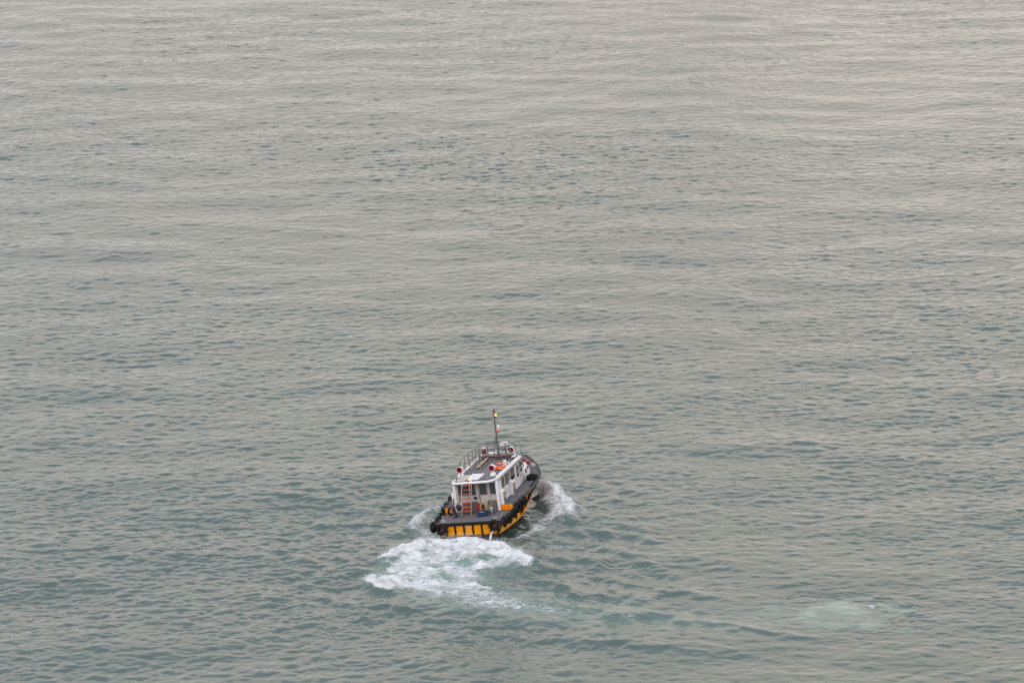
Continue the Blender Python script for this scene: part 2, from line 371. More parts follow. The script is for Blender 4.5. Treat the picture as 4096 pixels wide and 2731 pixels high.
hh -= .18 * np.exp(-((gx - 1.2) / 1.0) ** 2 - ((gy + 4.4) / 1.0) ** 2)
for ln_, w_, h_ in (([(2.1, -1.6), (3.7, -5.2), (4.9, -7.0), (7.8, -8.5)], .8, .16), ([(-1.5, -18.6), (-.6, -18.8), (.5, -19.7), (1.7, -19.7)], .6, .16), ([(2.4, -14.6), (4.0, -14.8), (6.6, -16.2), (8.5, -17.4)], .55, .13),
                    ([(-6.2, -15.5), (-4.4, -15.3), (-2.8, -17.0)], .6, .14), ([(2.4, -11.2), (4.3, -10.5), (6.2, -12.2), (7.6, -14.6)], .7, .15), ([(3.2, -.3), (7.2, -.3), (11.1, -5.8), (12.2, -8.7)], .7, .15),
                    ([(4.4, -15.7), (10.7, -16.9), (15.6, -20.4), (20.4, -22.6)], .7, .15), ([(-1.8, -20.5), (3.2, -22.0), (10.5, -24.1), (15.3, -25.0)], .8, .16), ([(-13.6, 12.3), (-8.5, 10.6), (-5.5, 4.2)], .9, .14), ([(9, -9), (13, -12.5), (15.5, -14.5)], .7, .12)):
    crest(ln_, w_, h_, 0, None, .8)
# starboard bow wave and its foam field
bowf = [(4.0, 13.2), (4.8, 12.6), (5.8, 11.0), (6.5, 8.0), (6.6, 6.2), (6.0, 4.4), (4.7, 2.8), (4.1, 1.4), (2.6, -.9), (2.1, .2), (3.0, 2.4), (3.6, 5.4), (4.5, 7.4), (4.6, 10.4)]
s3 = sdf(bowf, wx, wy); foam = np.maximum(foam, smooth(-.3, 1.0, s3) * (.72 - .10 * smooth(4, 0, gy)) * (1 + .2 * tb2.clip(-1, 1)))
aer = np.maximum(aer, smooth(-.5, 1.2, s3) * .45)
crest([(4.2, 13.4), (4.6, 11.6), (5.2, 9.9), (6.0, 7.8), (6.4, 5.9), (6.1, 4.6)], .80, .66, .86, .8, .5)
crest([(4.2, 13.6), (4.65, 12.2), (4.95, 10.6), (5.2, 8.4)], .80, .55, .92, None, .35)
crest([(4.6, 7.4), (5.4, 6.0), (5.2, 4.6)], .6, .22, .8)
crest([(2.0, -.4), (2.9, 1.2), (3.3, 2.6)], .5, .22, .80)
crest([(5.6, 3.4), (7.2, 2.0), (9.0, 1.3), (11.5, .4)], .8, .30, .18)
crest([(3.6, -1.6), (5.2, -2.0), (7.4, -2.2)], .6, .10, .46)
crest([(4.2, -3.6), (6.2, -4.6), (8.6, -5.6)], 1.1, .16, .12)
crest([(2.4, -9.0), (5.4, -11.5), (8.2, -13.2)], 1.1, .14, .05)
# port side spray of the quarter wave
portf = [(-1.3, 9.6), (-2.2, 9.4), (-2.9, 7.6), (-3.3, 4.6), (-3.6, 1.6), (-3.5, .0), (-2.9, -.9), (-2.3, .3), (-2.2, 2.6)]
s4 = sdf(portf, wx, wy); foam = np.maximum(foam, smooth(-.35, .7, s4) * (.66 + .18 * tb2.clip(-1, 1)))
crest([(-1.7, 9.4), (-2.6, 7.8), (-3.1, 5.0), (-3.4, 1.8), (-3.5, .3)], .5, .42, .72)
aer = np.maximum(aer, smooth(-.5, .8, s4) * .4)
foam = np.where((np.hypot((gx + 2.55) / .55, (gy - .35) / .9) < 1), foam * .45, foam)
# trough beside the hull to starboard
hh -= .22 * np.exp(-((bx_ - 2.6) / .9) ** 2) * smooth(-1.5, 2, by_) * (1 - smooth(9, 12, by_))
# swirl left by the turn
rx_, ry_ = (gx - 21.4) / 1.0, (gy + 17.2) / 1.0
rr = np.hypot(rx_ / 4.4, ry_ / 4.2) + .05 * tbw; th = np.arctan2(ry_, rx_)
ring = np.exp(-((rr - 1.0) / .22) ** 2)
ring = np.exp(-((rr - .95) / .30) ** 2); hh += .034 * np.sin(rr * 34 + 1.5 * th + 1.6 * tbw) * ring * (.6 + .4 * np.sin(th + .6)) + .05 * np.exp(-(rr / .8) ** 2)
aer = np.maximum(aer, (1 - smooth(.35, 1.05, rr + .16 * tbw + .10 * tb2)) * (.46 + .20 * tb2).clip(.08, .75))
arcw = np.exp(-((rr - .80 - .08 * tb2) / .07) ** 2) * smooth(.1, .9, np.cos(th - 1.0))
foam = np.maximum(foam, arcw * (.50 + .2 * tbw).clip(0, .75))
foam = np.maximum(foam, .34 * np.exp(-((rr - .42) / .12) ** 2) * smooth(.2, .9, np.cos(th + .5)))
calm = np.maximum(np.exp(-(rr / 1.1) ** 2) * .7, np.exp(-(dl / 1.8) ** 2) * .35)
hh += foam ** 1.3 * (.016 * tb + .06 * tb2) + .05 * aer * tb2 * .5
near = np.exp(-(np.maximum(0, np.abs(gx) - 8) / 5) ** 2 - (np.maximum(0, np.abs(gy + 3) - 14) / 5) ** 2)
hh += near * (.045 * tb2 + .008 * tb)
# keep the hull's inside dry
inside = (np.abs(bx_) < 1.7) & (by_ > .3) & (by_ < 11)
H[sl] = H[sl] * (1 - .55 * calm) * (1 - .3 * foam) + hh
H[sl] = np.where(inside, np.minimum(H[sl], 0.1), H[sl])
FO = np.zeros(X.shape); AE = np.zeros(X.shape); FO[sl] = foam; AE[sl] = aer
VX = X + D[..., 1] * (1 - FO * .6); VY = Y + D[..., 2] * (1 - FO * .6)
co = np.stack([VX, VY, H], -1).reshape(-1, 3).astype(np.float32)

# water material: green body under a dielectric surface, aerated water and foam where the attributes say so
wm = bpy.data.materials.new('sea_water'); wm.use_nodes = True; t = wm.node_tree; b = t.nodes['Principled BSDF']; L_ = t.links
tcw = t.nodes.new('ShaderNodeTexCoord'); mpw = t.nodes.new('ShaderNodeMapping'); mpw.inputs['Scale'].default_value = (1, 1.0, 1)
L_.new(tcw.outputs['Object'], mpw.inputs[0])
def tex(scale, detail, rough=.6, dist=0.0, src=mpw):
    n = t.nodes.new('ShaderNodeTexNoise'); n.inputs['Scale'].default_value = scale; n.inputs['Detail'].default_value = detail
    n.inputs['Roughness'].default_value = rough; n.inputs['Distortion'].default_value = dist; L_.new(src.outputs[0], n.inputs['Vector']); return n
def math_(op, a, bb=None, c=None, clamp=False):
    n = t.nodes.new('ShaderNodeMath'); n.operation = op; n.use_clamp = clamp
    for i, v in enumerate((a, bb, c)):
        if v is None: continue
        if isinstance(v, (int, float)): n.inputs[i].default_value = v
        else: L_.new(v, n.inputs[i])
    return n.outputs[0]
def mixc(f, a, bb):
    n = t.nodes.new('ShaderNodeMix'); n.data_type = 'RGBA'; L_.new(f, n.inputs[0])
    for i, v in ((6, a), (7, bb)):
        if isinstance(v, tuple): n.inputs[i].default_value = (*v, 1)
        else: L_.new(v, n.inputs[i])
    return n.outputs[2]
at = t.nodes.new('ShaderNodeAttribute'); at.attribute_name = 'foam'; aa = t.nodes.new('ShaderNodeAttribute'); aa.attribute_name = 'aeration'
mp2 = t.nodes.new('ShaderNodeMapping'); mp2.inputs['Scale'].default_value = (.75, 1.35, 1.6); mp2.inputs['Rotation'].default_value = (0, 0, R(-18)); L_.new(tcw.outputs['Object'], mp2.inputs[0])
fa = tex(2.2, 9, .7, .8, mp2); fb = tex(8.5, 6, .7, .5, mp2)
fn = math_('ADD', math_('MULTIPLY', fa.outputs['Fac'], .68), math_('MULTIPLY', fb.outputs['Fac'], .32))      # about .5 +- .09
fr = t.nodes.new('ShaderNodeMapRange'); fr.inputs[1].default_value = .36; fr.inputs[2].default_value = .64; L_.new(fn, fr.inputs[0])
cov = math_('ADD', at.outputs['Fac'], math_('SUBTRACT', fr.outputs[0], 1.0))
cv = t.nodes.new('ShaderNodeMapRange'); cv.inputs[1].default_value = -.16; cv.inputs[2].default_value = .36; L_.new(cov, cv.inputs[0])
gate = math_('MULTIPLY', cv.outputs[0], math_('MULTIPLY', at.outputs['Fac'], 9, clamp=True), clamp=True)
big_n = tex(.06, 3); body = mixc(big_n.outputs['Fac'], (.072, .113, .103), (.086, .128, .116))
an = math_('MULTIPLY', aa.outputs['Fac'], math_('ADD', .45, math_('MULTIPLY', fr.outputs[0], .75)), clamp=True)
body = mixc(an, body, (.26, .40, .345))
colr = mixc(gate, body, (.71, .735, .765))
L_.new(colr, b.inputs['Base Color'])
b.inputs['IOR'].default_value = 1.333
rg = math_('ADD', .03, math_('MULTIPLY', gate, .6)); L_.new(rg, b.inputs['Roughness'])
mp3 = t.nodes.new('ShaderNodeMapping'); mp3.inputs['Scale'].default_value = (.8, 1.1, 1); L_.new(tcw.outputs['Object'], mp3.inputs[0])
r1 = tex(2.6, 3, .5, .3, mp3); r2 = tex(9, 2, .5, 0, mp3)
wp = tex(.035, 2, .5, 0.2)                       # wind patches
wpr = t.nodes.new('ShaderNodeMapRange'); wpr.inputs[1].default_value = .35; wpr.inputs[2].default_value = .65; wpr.inputs[3].default_value = .35; wpr.inputs[4].default_value = 1.0
L_.new(wp.outputs['Fac'], wpr.inputs[0])
hb = math_('ADD', math_('MULTIPLY', r1.outputs['Fac'], .036), math_('MULTIPLY', r2.outputs['Fac'], .006))
hb = math_('MULTIPLY', hb, wpr.outputs[0])
hb = math_('ADD', hb, math_('MULTIPLY', math_('MULTIPLY', gate, fn), .06))
bp = t.nodes.new('ShaderNodeBump'); bp.inputs['Distance'].default_value = 1.0; bp.inputs['Strength'].default_value = 1.0
L_.new(hb, bp.inputs['Height']); L_.new(bp.outputs[0], b.inputs['Normal'])

def surf(name, fmask):
    idx = np.arange(NX * NY, dtype=np.int64).reshape(NY, NX)
    q = np.stack([idx[:-1, :-1], idx[:-1, 1:], idx[1:, 1:], idx[1:, :-1]], -1)[fmask].reshape(-1, 4)
    used, inv = np.unique(q, return_inverse=True); q = inv.reshape(-1, 4)
    me = bpy.data.meshes.new(name); me.vertices.add(len(used)); me.vertices.foreach_set('co', co[used].ravel())
    me.loops.add(q.size); me.loops.foreach_set('vertex_index', q.ravel().astype(np.int32))
    me.polygons.add(len(q)); me.polygons.foreach_set('loop_start', np.arange(0, q.size, 4, dtype=np.int32))
    me.update(calc_edges=True)
    for nm, A in (('foam', FO), ('aeration', AE)):
        a = me.attributes.new(nm, 'FLOAT', 'POINT'); a.data.foreach_set('value', A.ravel()[used].astype(np.float32))
    me.materials.append(wm); me.shade_smooth()
    o = bpy.data.objects.new(name, me); COL.objects.link(o); return o
fF = np.maximum.reduce([FO[:-1, :-1], FO[1:, :-1], FO[:-1, 1:], FO[1:, 1:]])
wk = fF > .16
water = surf('water', ~wk); tag(water, 'grey green rippled harbour water filling the whole view', 'water', kind='structure')
wake = surf('wake_foam', wk); tag(wake, 'white churned foam of the wake and bow wave around the boat', 'wake', kind='stuff')

# spray: drops thrown off the crests
def drops():
    rng = np.random.default_rng(5); V = []; Fc = []
    crests = [([(-3.1, -.9), (-1.8, -1.0), (.2, -1.3), (1.6, -1.9), (2.6, -3.3), (3.5, -5.0)], 2600, .5, .26), ([(-2.4, -.9), (-3.6, -2.8), (-4.9, -4.5), (-5.6, -5.4)], 1000, .4, .16),
              ([(-6.0, -8.0), (-6.15, -9.6), (-5.4, -11.2), (-4.2, -11.8)], 900, .3, .14), ([(4.6, 12.2), (5.4, 10.0), (6.4, 7.8), (6.9, 5.9), (6.4, 4.6)], 2400, .6, .28),
              ([(-1.7, 9.4), (-2.6, 7.8), (-3.1, 5.0), (-3.5, 1.2)], 1300, .4, .26), ([(2.0, -.4), (2.9, 1.2), (3.3, 2.6)], 400, .4, .12)]
    base = np.array([(1, 0, 0), (-1, 0, 0), (0, 1, 0), (0, -1, 0), (0, 0, 1), (0, 0, -1)], float)
    tri = [(0, 2, 4), (2, 1, 4), (1, 3, 4), (3, 0, 4), (2, 0, 5), (1, 2, 5), (3, 1, 5), (0, 3, 5)]
    for pts, n, h0, hz in crests:
        P = np.array(pts); L = np.r_[0, np.cumsum(np.hypot(*np.diff(P, axis=0).T))]
        for _ in range(n):
            u = rng.random() * L[-1]; x = np.interp(u, L, P[:, 0]) + rng.normal() * .24; y = np.interp(u, L, P[:, 1]) + rng.normal() * .3
            wxx, wyy = x + BO.x, y + BO.y
            i = min(NX - 1, np.searchsorted(xs, wxx)); j = min(NY - 1, np.searchsorted(ys, wyy)); z = H[j, i]
            r = rng.uniform(.005, .014); c = np.array([wxx, wyy, z + abs(rng.normal()) * hz * .55 + .01])
            o = len(V); V += [tuple(c + q * r * rng.uniform(.7, 1.5)) for q in base]; Fc += [(a + o, b_ + o, d + o) for a, b_, d in tri]
    mb = MB(); mb.add(V, Fc); return mb
spray = drops().build('spray', mat('spray_white', (.80, .83, .86), .5, var=.05), sharp=180)
tag(spray, 'fine white drops of spray thrown up along the wake crests', 'spray', kind='stuff')

# ------------------------------------------------------------------ the pilot boat (local: x starboard, y forward, z up, origin at transom on the waterline)
boat = bpy.data.objects.new('pilot_boat', None); COL.objects.link(boat); boat.matrix_world = BM
tag(boat, 'small yellow and black workboat with white wheelhouse, heeling as it motors away', 'boat')
def top(name, mb, mats, label, cat, group=None, loc=None, rot=(0, 0, 0), **k):
    "a loose thing lying on or hanging from the boat: top-level, placed with the boat's matrix; mb in its own coordinates"
    o = mb.build(name, mats, **k) if mb else bpy.data.objects.new(name, None)
    if not mb: COL.objects.link(o)
    o.matrix_world = BM @ Matrix.Translation(loc or (0, 0, 0)) @ Euler(tuple(R(a) for a in rot)).to_matrix().to_4x4()
    return tag(o, label, cat, group)

DW = pchip([0, 1.2, 2.6, 4.25, 6, 7.5, 9, 10.4, 11.5, 12.5, 13.2, 13.6], [2.08, 2.13, 2.22, 2.36, 2.42, 2.38, 2.20, 1.80, 1.35, .80, .36, .03])
DZ = pchip([0, 3, 5, 7, 9, 10.5, 12, 13.6], [1.50, 1.50, 1.50, 1.54, 1.61, 1.69, 1.79, 1.92])
CW = pchip([0, 2, 4, 6, 7, 8, 10, 12, 13.3], [1.93, 2.04, 2.12, 2.10, 2.02, 1.84, 1.25, .48, .02])
CZ = pchip([0, 2, 4, 5, 6, 7, 8, 10, 12, 13.3], [.33, .24, .22, .28, .42, .64, .86, 1.1, 1.25, 1.35])
KZ = pchip([0, 4, 8, 11, 12.6, 13.3], [-.55, -.6, -.6, -.35, .30, 1.2])
STEP = 2.60
def dz(y): return 1.15 if y < STEP else float(DZ(y))
st = sorted(set([0, .4, .8, 1.2, 1.6, 2.0, 2.4, STEP - .001, STEP + .001] + list(np.linspace(2.8, 13.3, 43))))
hb_ = MB(); rowsS = []
for y in st:
    dw, cw, cz, kz, zt = float(DW(y)), float(CW(y)), float(CZ(y)), float(KZ(y)), dz(y)
    pts = [(dw, y, zt), (dw - .02, y, zt - .14), (cw + (dw - cw) * .45, y, cz + (zt - cz) * .5), (cw + (dw - cw) * .12, y, cz + .2), (cw + .035, y, cz + .13), (cw + .045, y, cz + .05), (cw, y, cz), (cw * .97, y, cz - .05), (cw * .55, y, cz * .45 + kz * .55), (.02, y, kz)]
    rowsS.append(pts)
for sgn in (1, -1):
    for i in range(len(rowsS) - 1):
        for j in range(9):
            q = [rowsS[i][j], rowsS[i + 1][j], rowsS[i + 1][j + 1], rowsS[i][j + 1]]
            hb_.add([(sgn * p[0], p[1], p[2]) for p in q], [(0, 1, 2, 3)], 1 if j >= 6 else 0)
r0 = rowsS[0]
for j in range(9):      # transom plate
    hb_.add([(-r0[j][0], 0, r0[j][2]), (r0[j][0], 0, r0[j][2]), (r0[j + 1][0], 0, r0[j + 1][2]), (-r0[j + 1][0], 0, r0[j + 1][2])], [(0, 1, 2, 3)], 1 if j >= 6 else 0)
import bmesh
hull = hb_.build('hull', [M['yellow'], M['boot']], boat, sharp=40)
bm_ = bmesh.new(); bm_.from_mesh(hull.data); bmesh.ops.remove_doubles(bm_, verts=bm_.verts, dist=.0006); bmesh.ops.recalc_face_normals(bm_, faces=bm_.faces); bm_.to_mesh(hull.data); bm_.free()
# decks
d_ = MB(); ya = np.linspace(0, STEP, 8); d_.grid([[(-float(DW(y)) + .02, y, 1.153 - 0), (0, y, 1.165), (float(DW(y)) - .02, y, 1.153)] for y in ya])
d_.build('aft_deck', M['deck'], boat)
d_ = MB(); ya = np.r_[np.linspace(STEP, 13.5, 40)]; d_.grid([[(-float(DW(y)) + .01, y, float(DZ(y)) + .003), (0, y, float(DZ(y)) + .02), (float(DW(y)) - .01, y, float(DZ(y)) + .003)] for y in ya])
d_.build('fore_deck', M['deck'], boat)
for sg in (1, -1):      # orange risers where the side decks step up
    r_ = MB(); r_.bx(sg * 1.46, sg * 2.03, STEP - .03, STEP + .03, 1.165, 1.50); r_.build('deck_riser', M['orange'], boat, bevel=.01)
    r_ = MB(); r_.bx(sg * 2.033, sg * 2.21, STEP - .022, STEP + .03, 1.165, 1.50); r_.build('deck_riser', M['yellow'], boat, bevel=.01)
# rubbing strake swept round the deck edge
def strake(y0, y1, zf, n, name='rubbing_strake', mt=None):
    for sg in (1, -1):
        mb = MB()
        rows = []
        for y in np.linspace(y0, y1, n):
            w = float(DW(y)); dw = (float(DW(min(13.6, y + .02))) - float(DW(max(0, y - .02)))) / .04; nx, ny = 1 / math.hypot(1, dw), -dw / math.hypot(1, dw); z = zf(y)
            prof = [(-.10, .022), (-.085, .045), (.03, .045), (.085, .01), (.10, -.06), (.08, -.10), (.02, -.125), (-.05, -.125)]
            rows.append([(sg * (w + a * nx), y + a * ny, z + h) for a, h in prof])
        mb.grid(rows)
        mb.add(rows[0], [tuple(range(8))]); mb.add(rows[-1], [tuple(range(8))])
        mb.build(name, mt or M['strake'], boat)
strake(-.02, STEP - .03, lambda y: 1.15, 10); strake(STEP - .02, 13.55, lambda y: float(DZ(y)), 50)
mb = MB(); mb.bx(-2.1, 2.1, -.12, .05, 1.01, 1.19); mb.build('rubbing_strake', M['black'], boat, bevel=.035)
# hull side band under the step
for sg in (1, -1):
    mb = MB()
    rows = [[(sg * (float(DW(y)) + .012), y, float(DZ(y)) - .16), (sg * (float(DW(y)) + .0), y, 1.13)] for y in np.linspace(STEP, 4.7, 8)]
    mb.grid(rows); mb.build('side_band', M['black'], boat)
# vertical fender bars: transom and topsides
def bar(p0, p1, w, nrm, name='fender_bar'):
    p0, p1, nrm = Vector(p0), Vector(p1), Vector(nrm).normalized(); ax = (p1 - p0).normalized(); sd = ax.cross(nrm).normalized() * w / 2
    vs = []
    for p in (p0, p1):
        for a, h in ((-1, -.02), (-1, .05), (-.6, .075), (.6, .075), (1, .05), (1, -.02)): vs.append(tuple(p + sd * a + nrm * h))
    mb = MB(); mb.add(vs, [(0, 1, 2, 3, 4, 5), (11, 10, 9, 8, 7, 6)] + [(i, (i + 1) % 6, 6 + (i + 1) % 6, 6 + i) for i in range(6)])
    return mb.build(name, M['black'], boat)
for x in (-1.44, -.87, -.29, .285, .86, 1.44, 1.88, -1.86): bar((x, 0, .335), (x * 1.005, 0, 1.02), .115, (0, -1, 0))
for x in (1.71, -1.70): mb = MB(); mb.bx(x - .20, x + .20, -.055, .0, .62, 1.0); mb.build('shade_board', M['brown'], boat)  # added dark boards: shade seen through the tyre holes, put in as colour
mb = MB(); mb.bx(-1.9, 1.9, -.035, 0.0, .28, .345); mb.build('boot_rail', M['boot'], boat, bevel=.008)
for sg in (1, -1):
    for y in (.12, 1.1, 2.2, 3.3, 4.3, 5.0, 5.72, 6.42, 7.3, 8.3, 9.3, 10.3):
        w, c, zc, zt = float(DW(y)), float(CW(y)), float(CZ(y)), dz(y); z0, z1 = zc + .17, zt - .15
        f = lambda z: c + (w - c) * (.12 + (.43) * min(1, (z - zc - .2) / max(.05, (zt - zc) * .5 - .2))) if z < zc + (zt - zc) * .5 else c + (w - c) * (.45 + .55 * (z - zc - (zt - zc) * .5) / ((zt - zc) * .5 - .14))
        yb = y - (.12 if y < 4.5 else .40); bar((sg * (f(z0)), yb, z0), (sg * f(z1), y, z1), .075, (sg, -.12, -.15))

# lettering
def lettering(txt, size, mt, parent, mtx, name='lettering', ext=.002):
    c = bpy.data.curves.new('t', 'FONT'); c.body = txt; c.size = size; c.extrude = ext; c.align_x = 'CENTER'; c.space_line = .95
    o = bpy.data.objects.new('t', c); COL.objects.link(o); dg = bpy.context.evaluated_depsgraph_get()
    me = bpy.data.meshes.new_from_object(o.evaluated_get(dg)); bpy.data.objects.remove(o)
    me.materials.clear(); me.materials.append(mt); n = bpy.data.objects.new(name, me); COL.objects.link(n); n.parent = parent; n.matrix_local = mtx; return n
def face_aft(x, y, z): return Matrix.Translation((x, y, z)) @ Matrix.Rotation(R(90), 4, 'X')
def face_stb(x, y, z): return Matrix.Translation((x, y, z)) @ Matrix.Rotation(R(90), 4, 'Z') @ Matrix.Rotation(R(90), 4, 'X')
lettering('PILOT', .165, M['letter'], boat, face_aft(-.005, -.012, .86))
lettering('32', .165, M['letter'], boat, face_aft(-.005, -.012, .67))
lettering('領港', .13, M['letter'], boat, face_aft(-.005, -.012, .49))

# deckhouse
XW = 1.42; YA = 2.45; YF = 8.30; ZR = 3.10
mb = MB()
prof = [(-XW, YA), (XW, YA), (XW, YF), (1.1, YF + .35), (-1.1, YF + .35), (-XW, YF)]
mb.prism(prof[:], 1.16, ZR)
for i, f in enumerate(mb.f): pass
house = mb.build('deckhouse', [M['white'], M['aftwhite']], boat, bevel=.04)
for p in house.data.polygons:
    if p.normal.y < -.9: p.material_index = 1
for sg in (1, -1):
    mb = MB(); mb.tube([(sg * (XW + .012), y, 1.545) for y in np.linspace(2.65, 8.2, 4)], .022, 6); mb.build('foot_coaming', M['white'], boat)
for sg in (1, -1):
    mb = MB(); mb.bx(sg * (XW - .12), sg * (XW + .05), YA - .03, YA + .10, 1.17, 3.10); mb.build('corner_post', M['white'], boat, bevel=.02)

def rrect(u0, u1, v0, v1, r, n=4):
    out = []
    for cx, cy, a0 in ((u1 - r, v0 + r, -90), (u1 - r, v1 - r, 0), (u0 + r, v1 - r, 90), (u0 + r, v0 + r, 180)):
        for k in range(n + 1):
            a = R(a0 + 90 * k / n); out.append((cx + r * math.cos(a), cy + r * math.sin(a)))
    return out
def window(u0, u1, v0, v1, pm, parent=boat, r=.07, fw=.035, mull=None, curtain=None, name='window'):
    "pm maps (u, v, outward depth) to local coordinates"
    o = rrect(u0 - fw, u1 + fw, v0 - fw, v1 + fw, r + fw); i = rrect(u0, u1, v0, v1, r); n = len(o)
    mb = MB(); vs = [pm(u, v, .003) for u, v in o] + [pm(u, v, .028) for u, v in o] + [pm(u, v, .028) for u, v in i] + [pm(u, v, .006) for u, v in i]
    fs = []
    for a in range(3):
        for k in range(n): k2 = (k + 1) % n; fs.append((a * n + k, a * n + k2, (a + 1) * n + k2, (a + 1) * n + k))
    mb.add(vs, fs)
    if mull is not None:
        q = [(mull - .02, v0), (mull + .02, v0), (mull + .02, v1), (mull - .02, v1)]
        mb.add([pm(u, v, .008) for u, v in q] + [pm(u, v, .026) for u, v in q], [(4, 5, 6, 7), (0, 1, 5, 4), (1, 2, 6, 5), (2, 3, 7, 6), (3, 0, 4, 7)])
    w = mb.build(name, M['wframe'], parent)
    g = MB(); g.add([pm(u, v, .010) for u, v in i], [tuple(range(n))]); g.build('pane', M['glass'], w)
    return w
aft = lambda u, v, d: (u, YA - .0 - d, v)
window(-1.08, -.03, 2.29, 2.97, aft)
window(.93, 1.32, 2.28, 2.98, aft)
def side(sg): return lambda u, v, d: (sg * (XW + d), u, v)
for sg in (1, -1):
    S = side(sg)
    window(3.45, 3.95, 2.32, 2.98, S); window(4.20, 5.10, 2.32, 2.97, S, mull=4.66); window(5.38, 6.30, 2.30, 2.97, S); window(7.56, 8.12, 2.28, 2.90, S)
    mb = MB()
    for a, b2, c3, d4 in ((6.64, 7.42, 1.62, 1.645), (6.64, 7.42, 2.985, 3.01), (6.64, 6.665, 1.62, 3.01), (7.395, 7.42, 1.62, 3.01)): mb.bx(sg * (XW + .002), sg * (XW + .02), a, b2, c3, d4)
    mb.bx(sg * (XW + .001), sg * (XW + .012), 6.68, 7.38, 1.65, 2.97)
    dr = mb.build('side_door', M['white'], boat)
    window(6.84, 7.24, 2.18, 2.86, lambda u, v, d: (sg * (XW + .012 + d), u, v), parent=dr)
    mb = MB(); mb.tube(bend([(sg * (XW + .02), 7.3, 2.1), (sg * (XW + .07), 7.3, 2.1), (sg * (XW + .07), 7.3, 2.0)]), .012, 6); mb.build('handle', M['chrome'], dr)
    # grab rails under the eaves and by the windows
    mb = MB(); mb.tube([(sg * (XW + .09), 2.7, 3.045), (sg * (XW + .09), 8.1, 3.045)], .014, 6)
    for y in np.linspace(2.8, 8.0, 8): mb.tube([(sg * XW, y, 3.06), (sg * (XW + .09), y, 3.045)], .012, 6)
    mb.build('grab_rail', M['brown'], boat)
    mb = MB(); mb.tube(bend([(sg * XW, 3.3, 2.34), (sg * (XW + .08), 3.3, 2.36), (sg * (XW + .08), 4.3, 2.38), (sg * XW, 4.3, 2.38)], .04), .014, 6); mb.build('grab_rail', M['chrome'], boat)
    mb = MB(); mb.tube(bend([(sg * XW, 6.7, 2.45), (sg * (XW + .09), 6.7, 2.45), (sg * (XW + .09), 8.2, 2.75), (sg * XW, 8.2, 2.75)], .04), .014, 6); mb.build('grab_rail', M['chrome'], boat)
    # white ventilation boxes with side louvres
    for y0, y1, zt in ((2.62, 3.22, 2.33), (4.82, 5.42, 2.30)):
        x1 = 1.68; mb = MB(); mb.add([(sg * XW, y0, 1.505), (sg * x1, y0, 1.505), (sg * x1, y1, 1.505), (sg * XW, y1, 1.505), (sg * XW, y0 - .0, zt + .10), (sg * x1, y0, zt), (sg * x1, y1, zt), (sg * XW, y1, zt + .10)], [(3, 2, 1, 0), (4, 5, 6, 7), (0, 1, 5, 4), (1, 2, 6, 5), (2, 3, 7, 6), (3, 0, 4, 7)])
        vb = mb.build('vent_box', M['white'], boat, bevel=.02)
        mb = MB()
        for z in np.arange(1.96, zt - .06, .045): mb.box((sg * (x1 + .008), (y0 + y1) / 2, z), (.02, y1 - y0 - .12, .03), rot=(0, sg * .5, 0))
        mb.bx(sg * (x1 + .0005), sg * (x1 + .004), y0 + .05, y1 - .05, 1.94, zt - .04)
        mb.build('louvre', M['louvre'], vb)
        mb = MB(); mb.bx(sg * (x1 + .001), sg * (x1 + .014), y0 + .05, y1 - .05, 1.56, 1.91); mb.build('grille', M['ventgrey'], vb)
lettering('32', .56, M['letter2'], boat, face_stb(XW + .006, 4.1, 1.74))
lettering('領港', .22, M['letter3'], boat, face_stb(XW + .006, 7.75, 1.98))
# aft wall fittings
mb = MB(); mb.bx(.14, .84, YA - .022, YA - .002, 1.22, 3.02)
ad_ = mb.build('aft_door', M['aftwhite'], boat, bevel=.01); window(.27, .73, 2.28, 2.96, lambda u, v, d: (u, YA - .022 - d, v), parent=ad_)
for z in (2.25, 2.12): mb = MB(); mb.tube(bend([(.18, YA - .03, z), (.18, YA - .08, z), (.26, YA - .08, z)], .02), .014, 6); mb.build('handle', M['dark'], ad_)
mb = MB(); mb.bx(-.17, .03, YA - .02, YA - .001, 1.99, 2.15); mb.build('vent_panel', M['dark'], boat)
mb = MB(); mb.bx(-1.02, .05, YA - .10, YA - .002, 1.17, 1.84); mb.build('locker', M['locker'], boat, bevel=.015)
mb = MB(); mb.bx(.74, 1.24, YA - .22, YA - .002, 1.17, 1.88); mb.build('locker', M['locker'], boat, bevel=.015)
mb = MB(); mb.bx(-.02, .42, YA - .20, YA - .03, 1.18, 1.74); mb.build('red_cabinet', M['redp'], boat, bevel=.015)
mb = MB(); mb.bx(-1.66, -1.44, 2.55, 2.9, 1.6, 2.40); mb.build('vent_box', M['white'], boat, bevel=.02)
mb = MB(); mb.tube([(-1.13, YA - .06, 3.05), (-1.08, YA - .06, 1.3)], .022, 8); mb.build('red_pipe', M['brown'], boat)
mb = MB(); mb.tube([(.22, YA - .10, 3.05), (.24, YA - .10, 1.3)], .018, 8); mb.build('wall_pipe', M['steel'], boat)
mb = MB(); mb.tube([(.42, YA - .25, 1.88), (.62, YA - .30, 1.93), (.82, YA - .28, 1.98)], .028, 8); mb.tube([(.35, YA - .30, 1.74), (.6, YA - .34, 1.74), (.8, YA - .3, 1.80)], .02, 8); mb.build('bent_pipe', M['aftwhite'], boat)

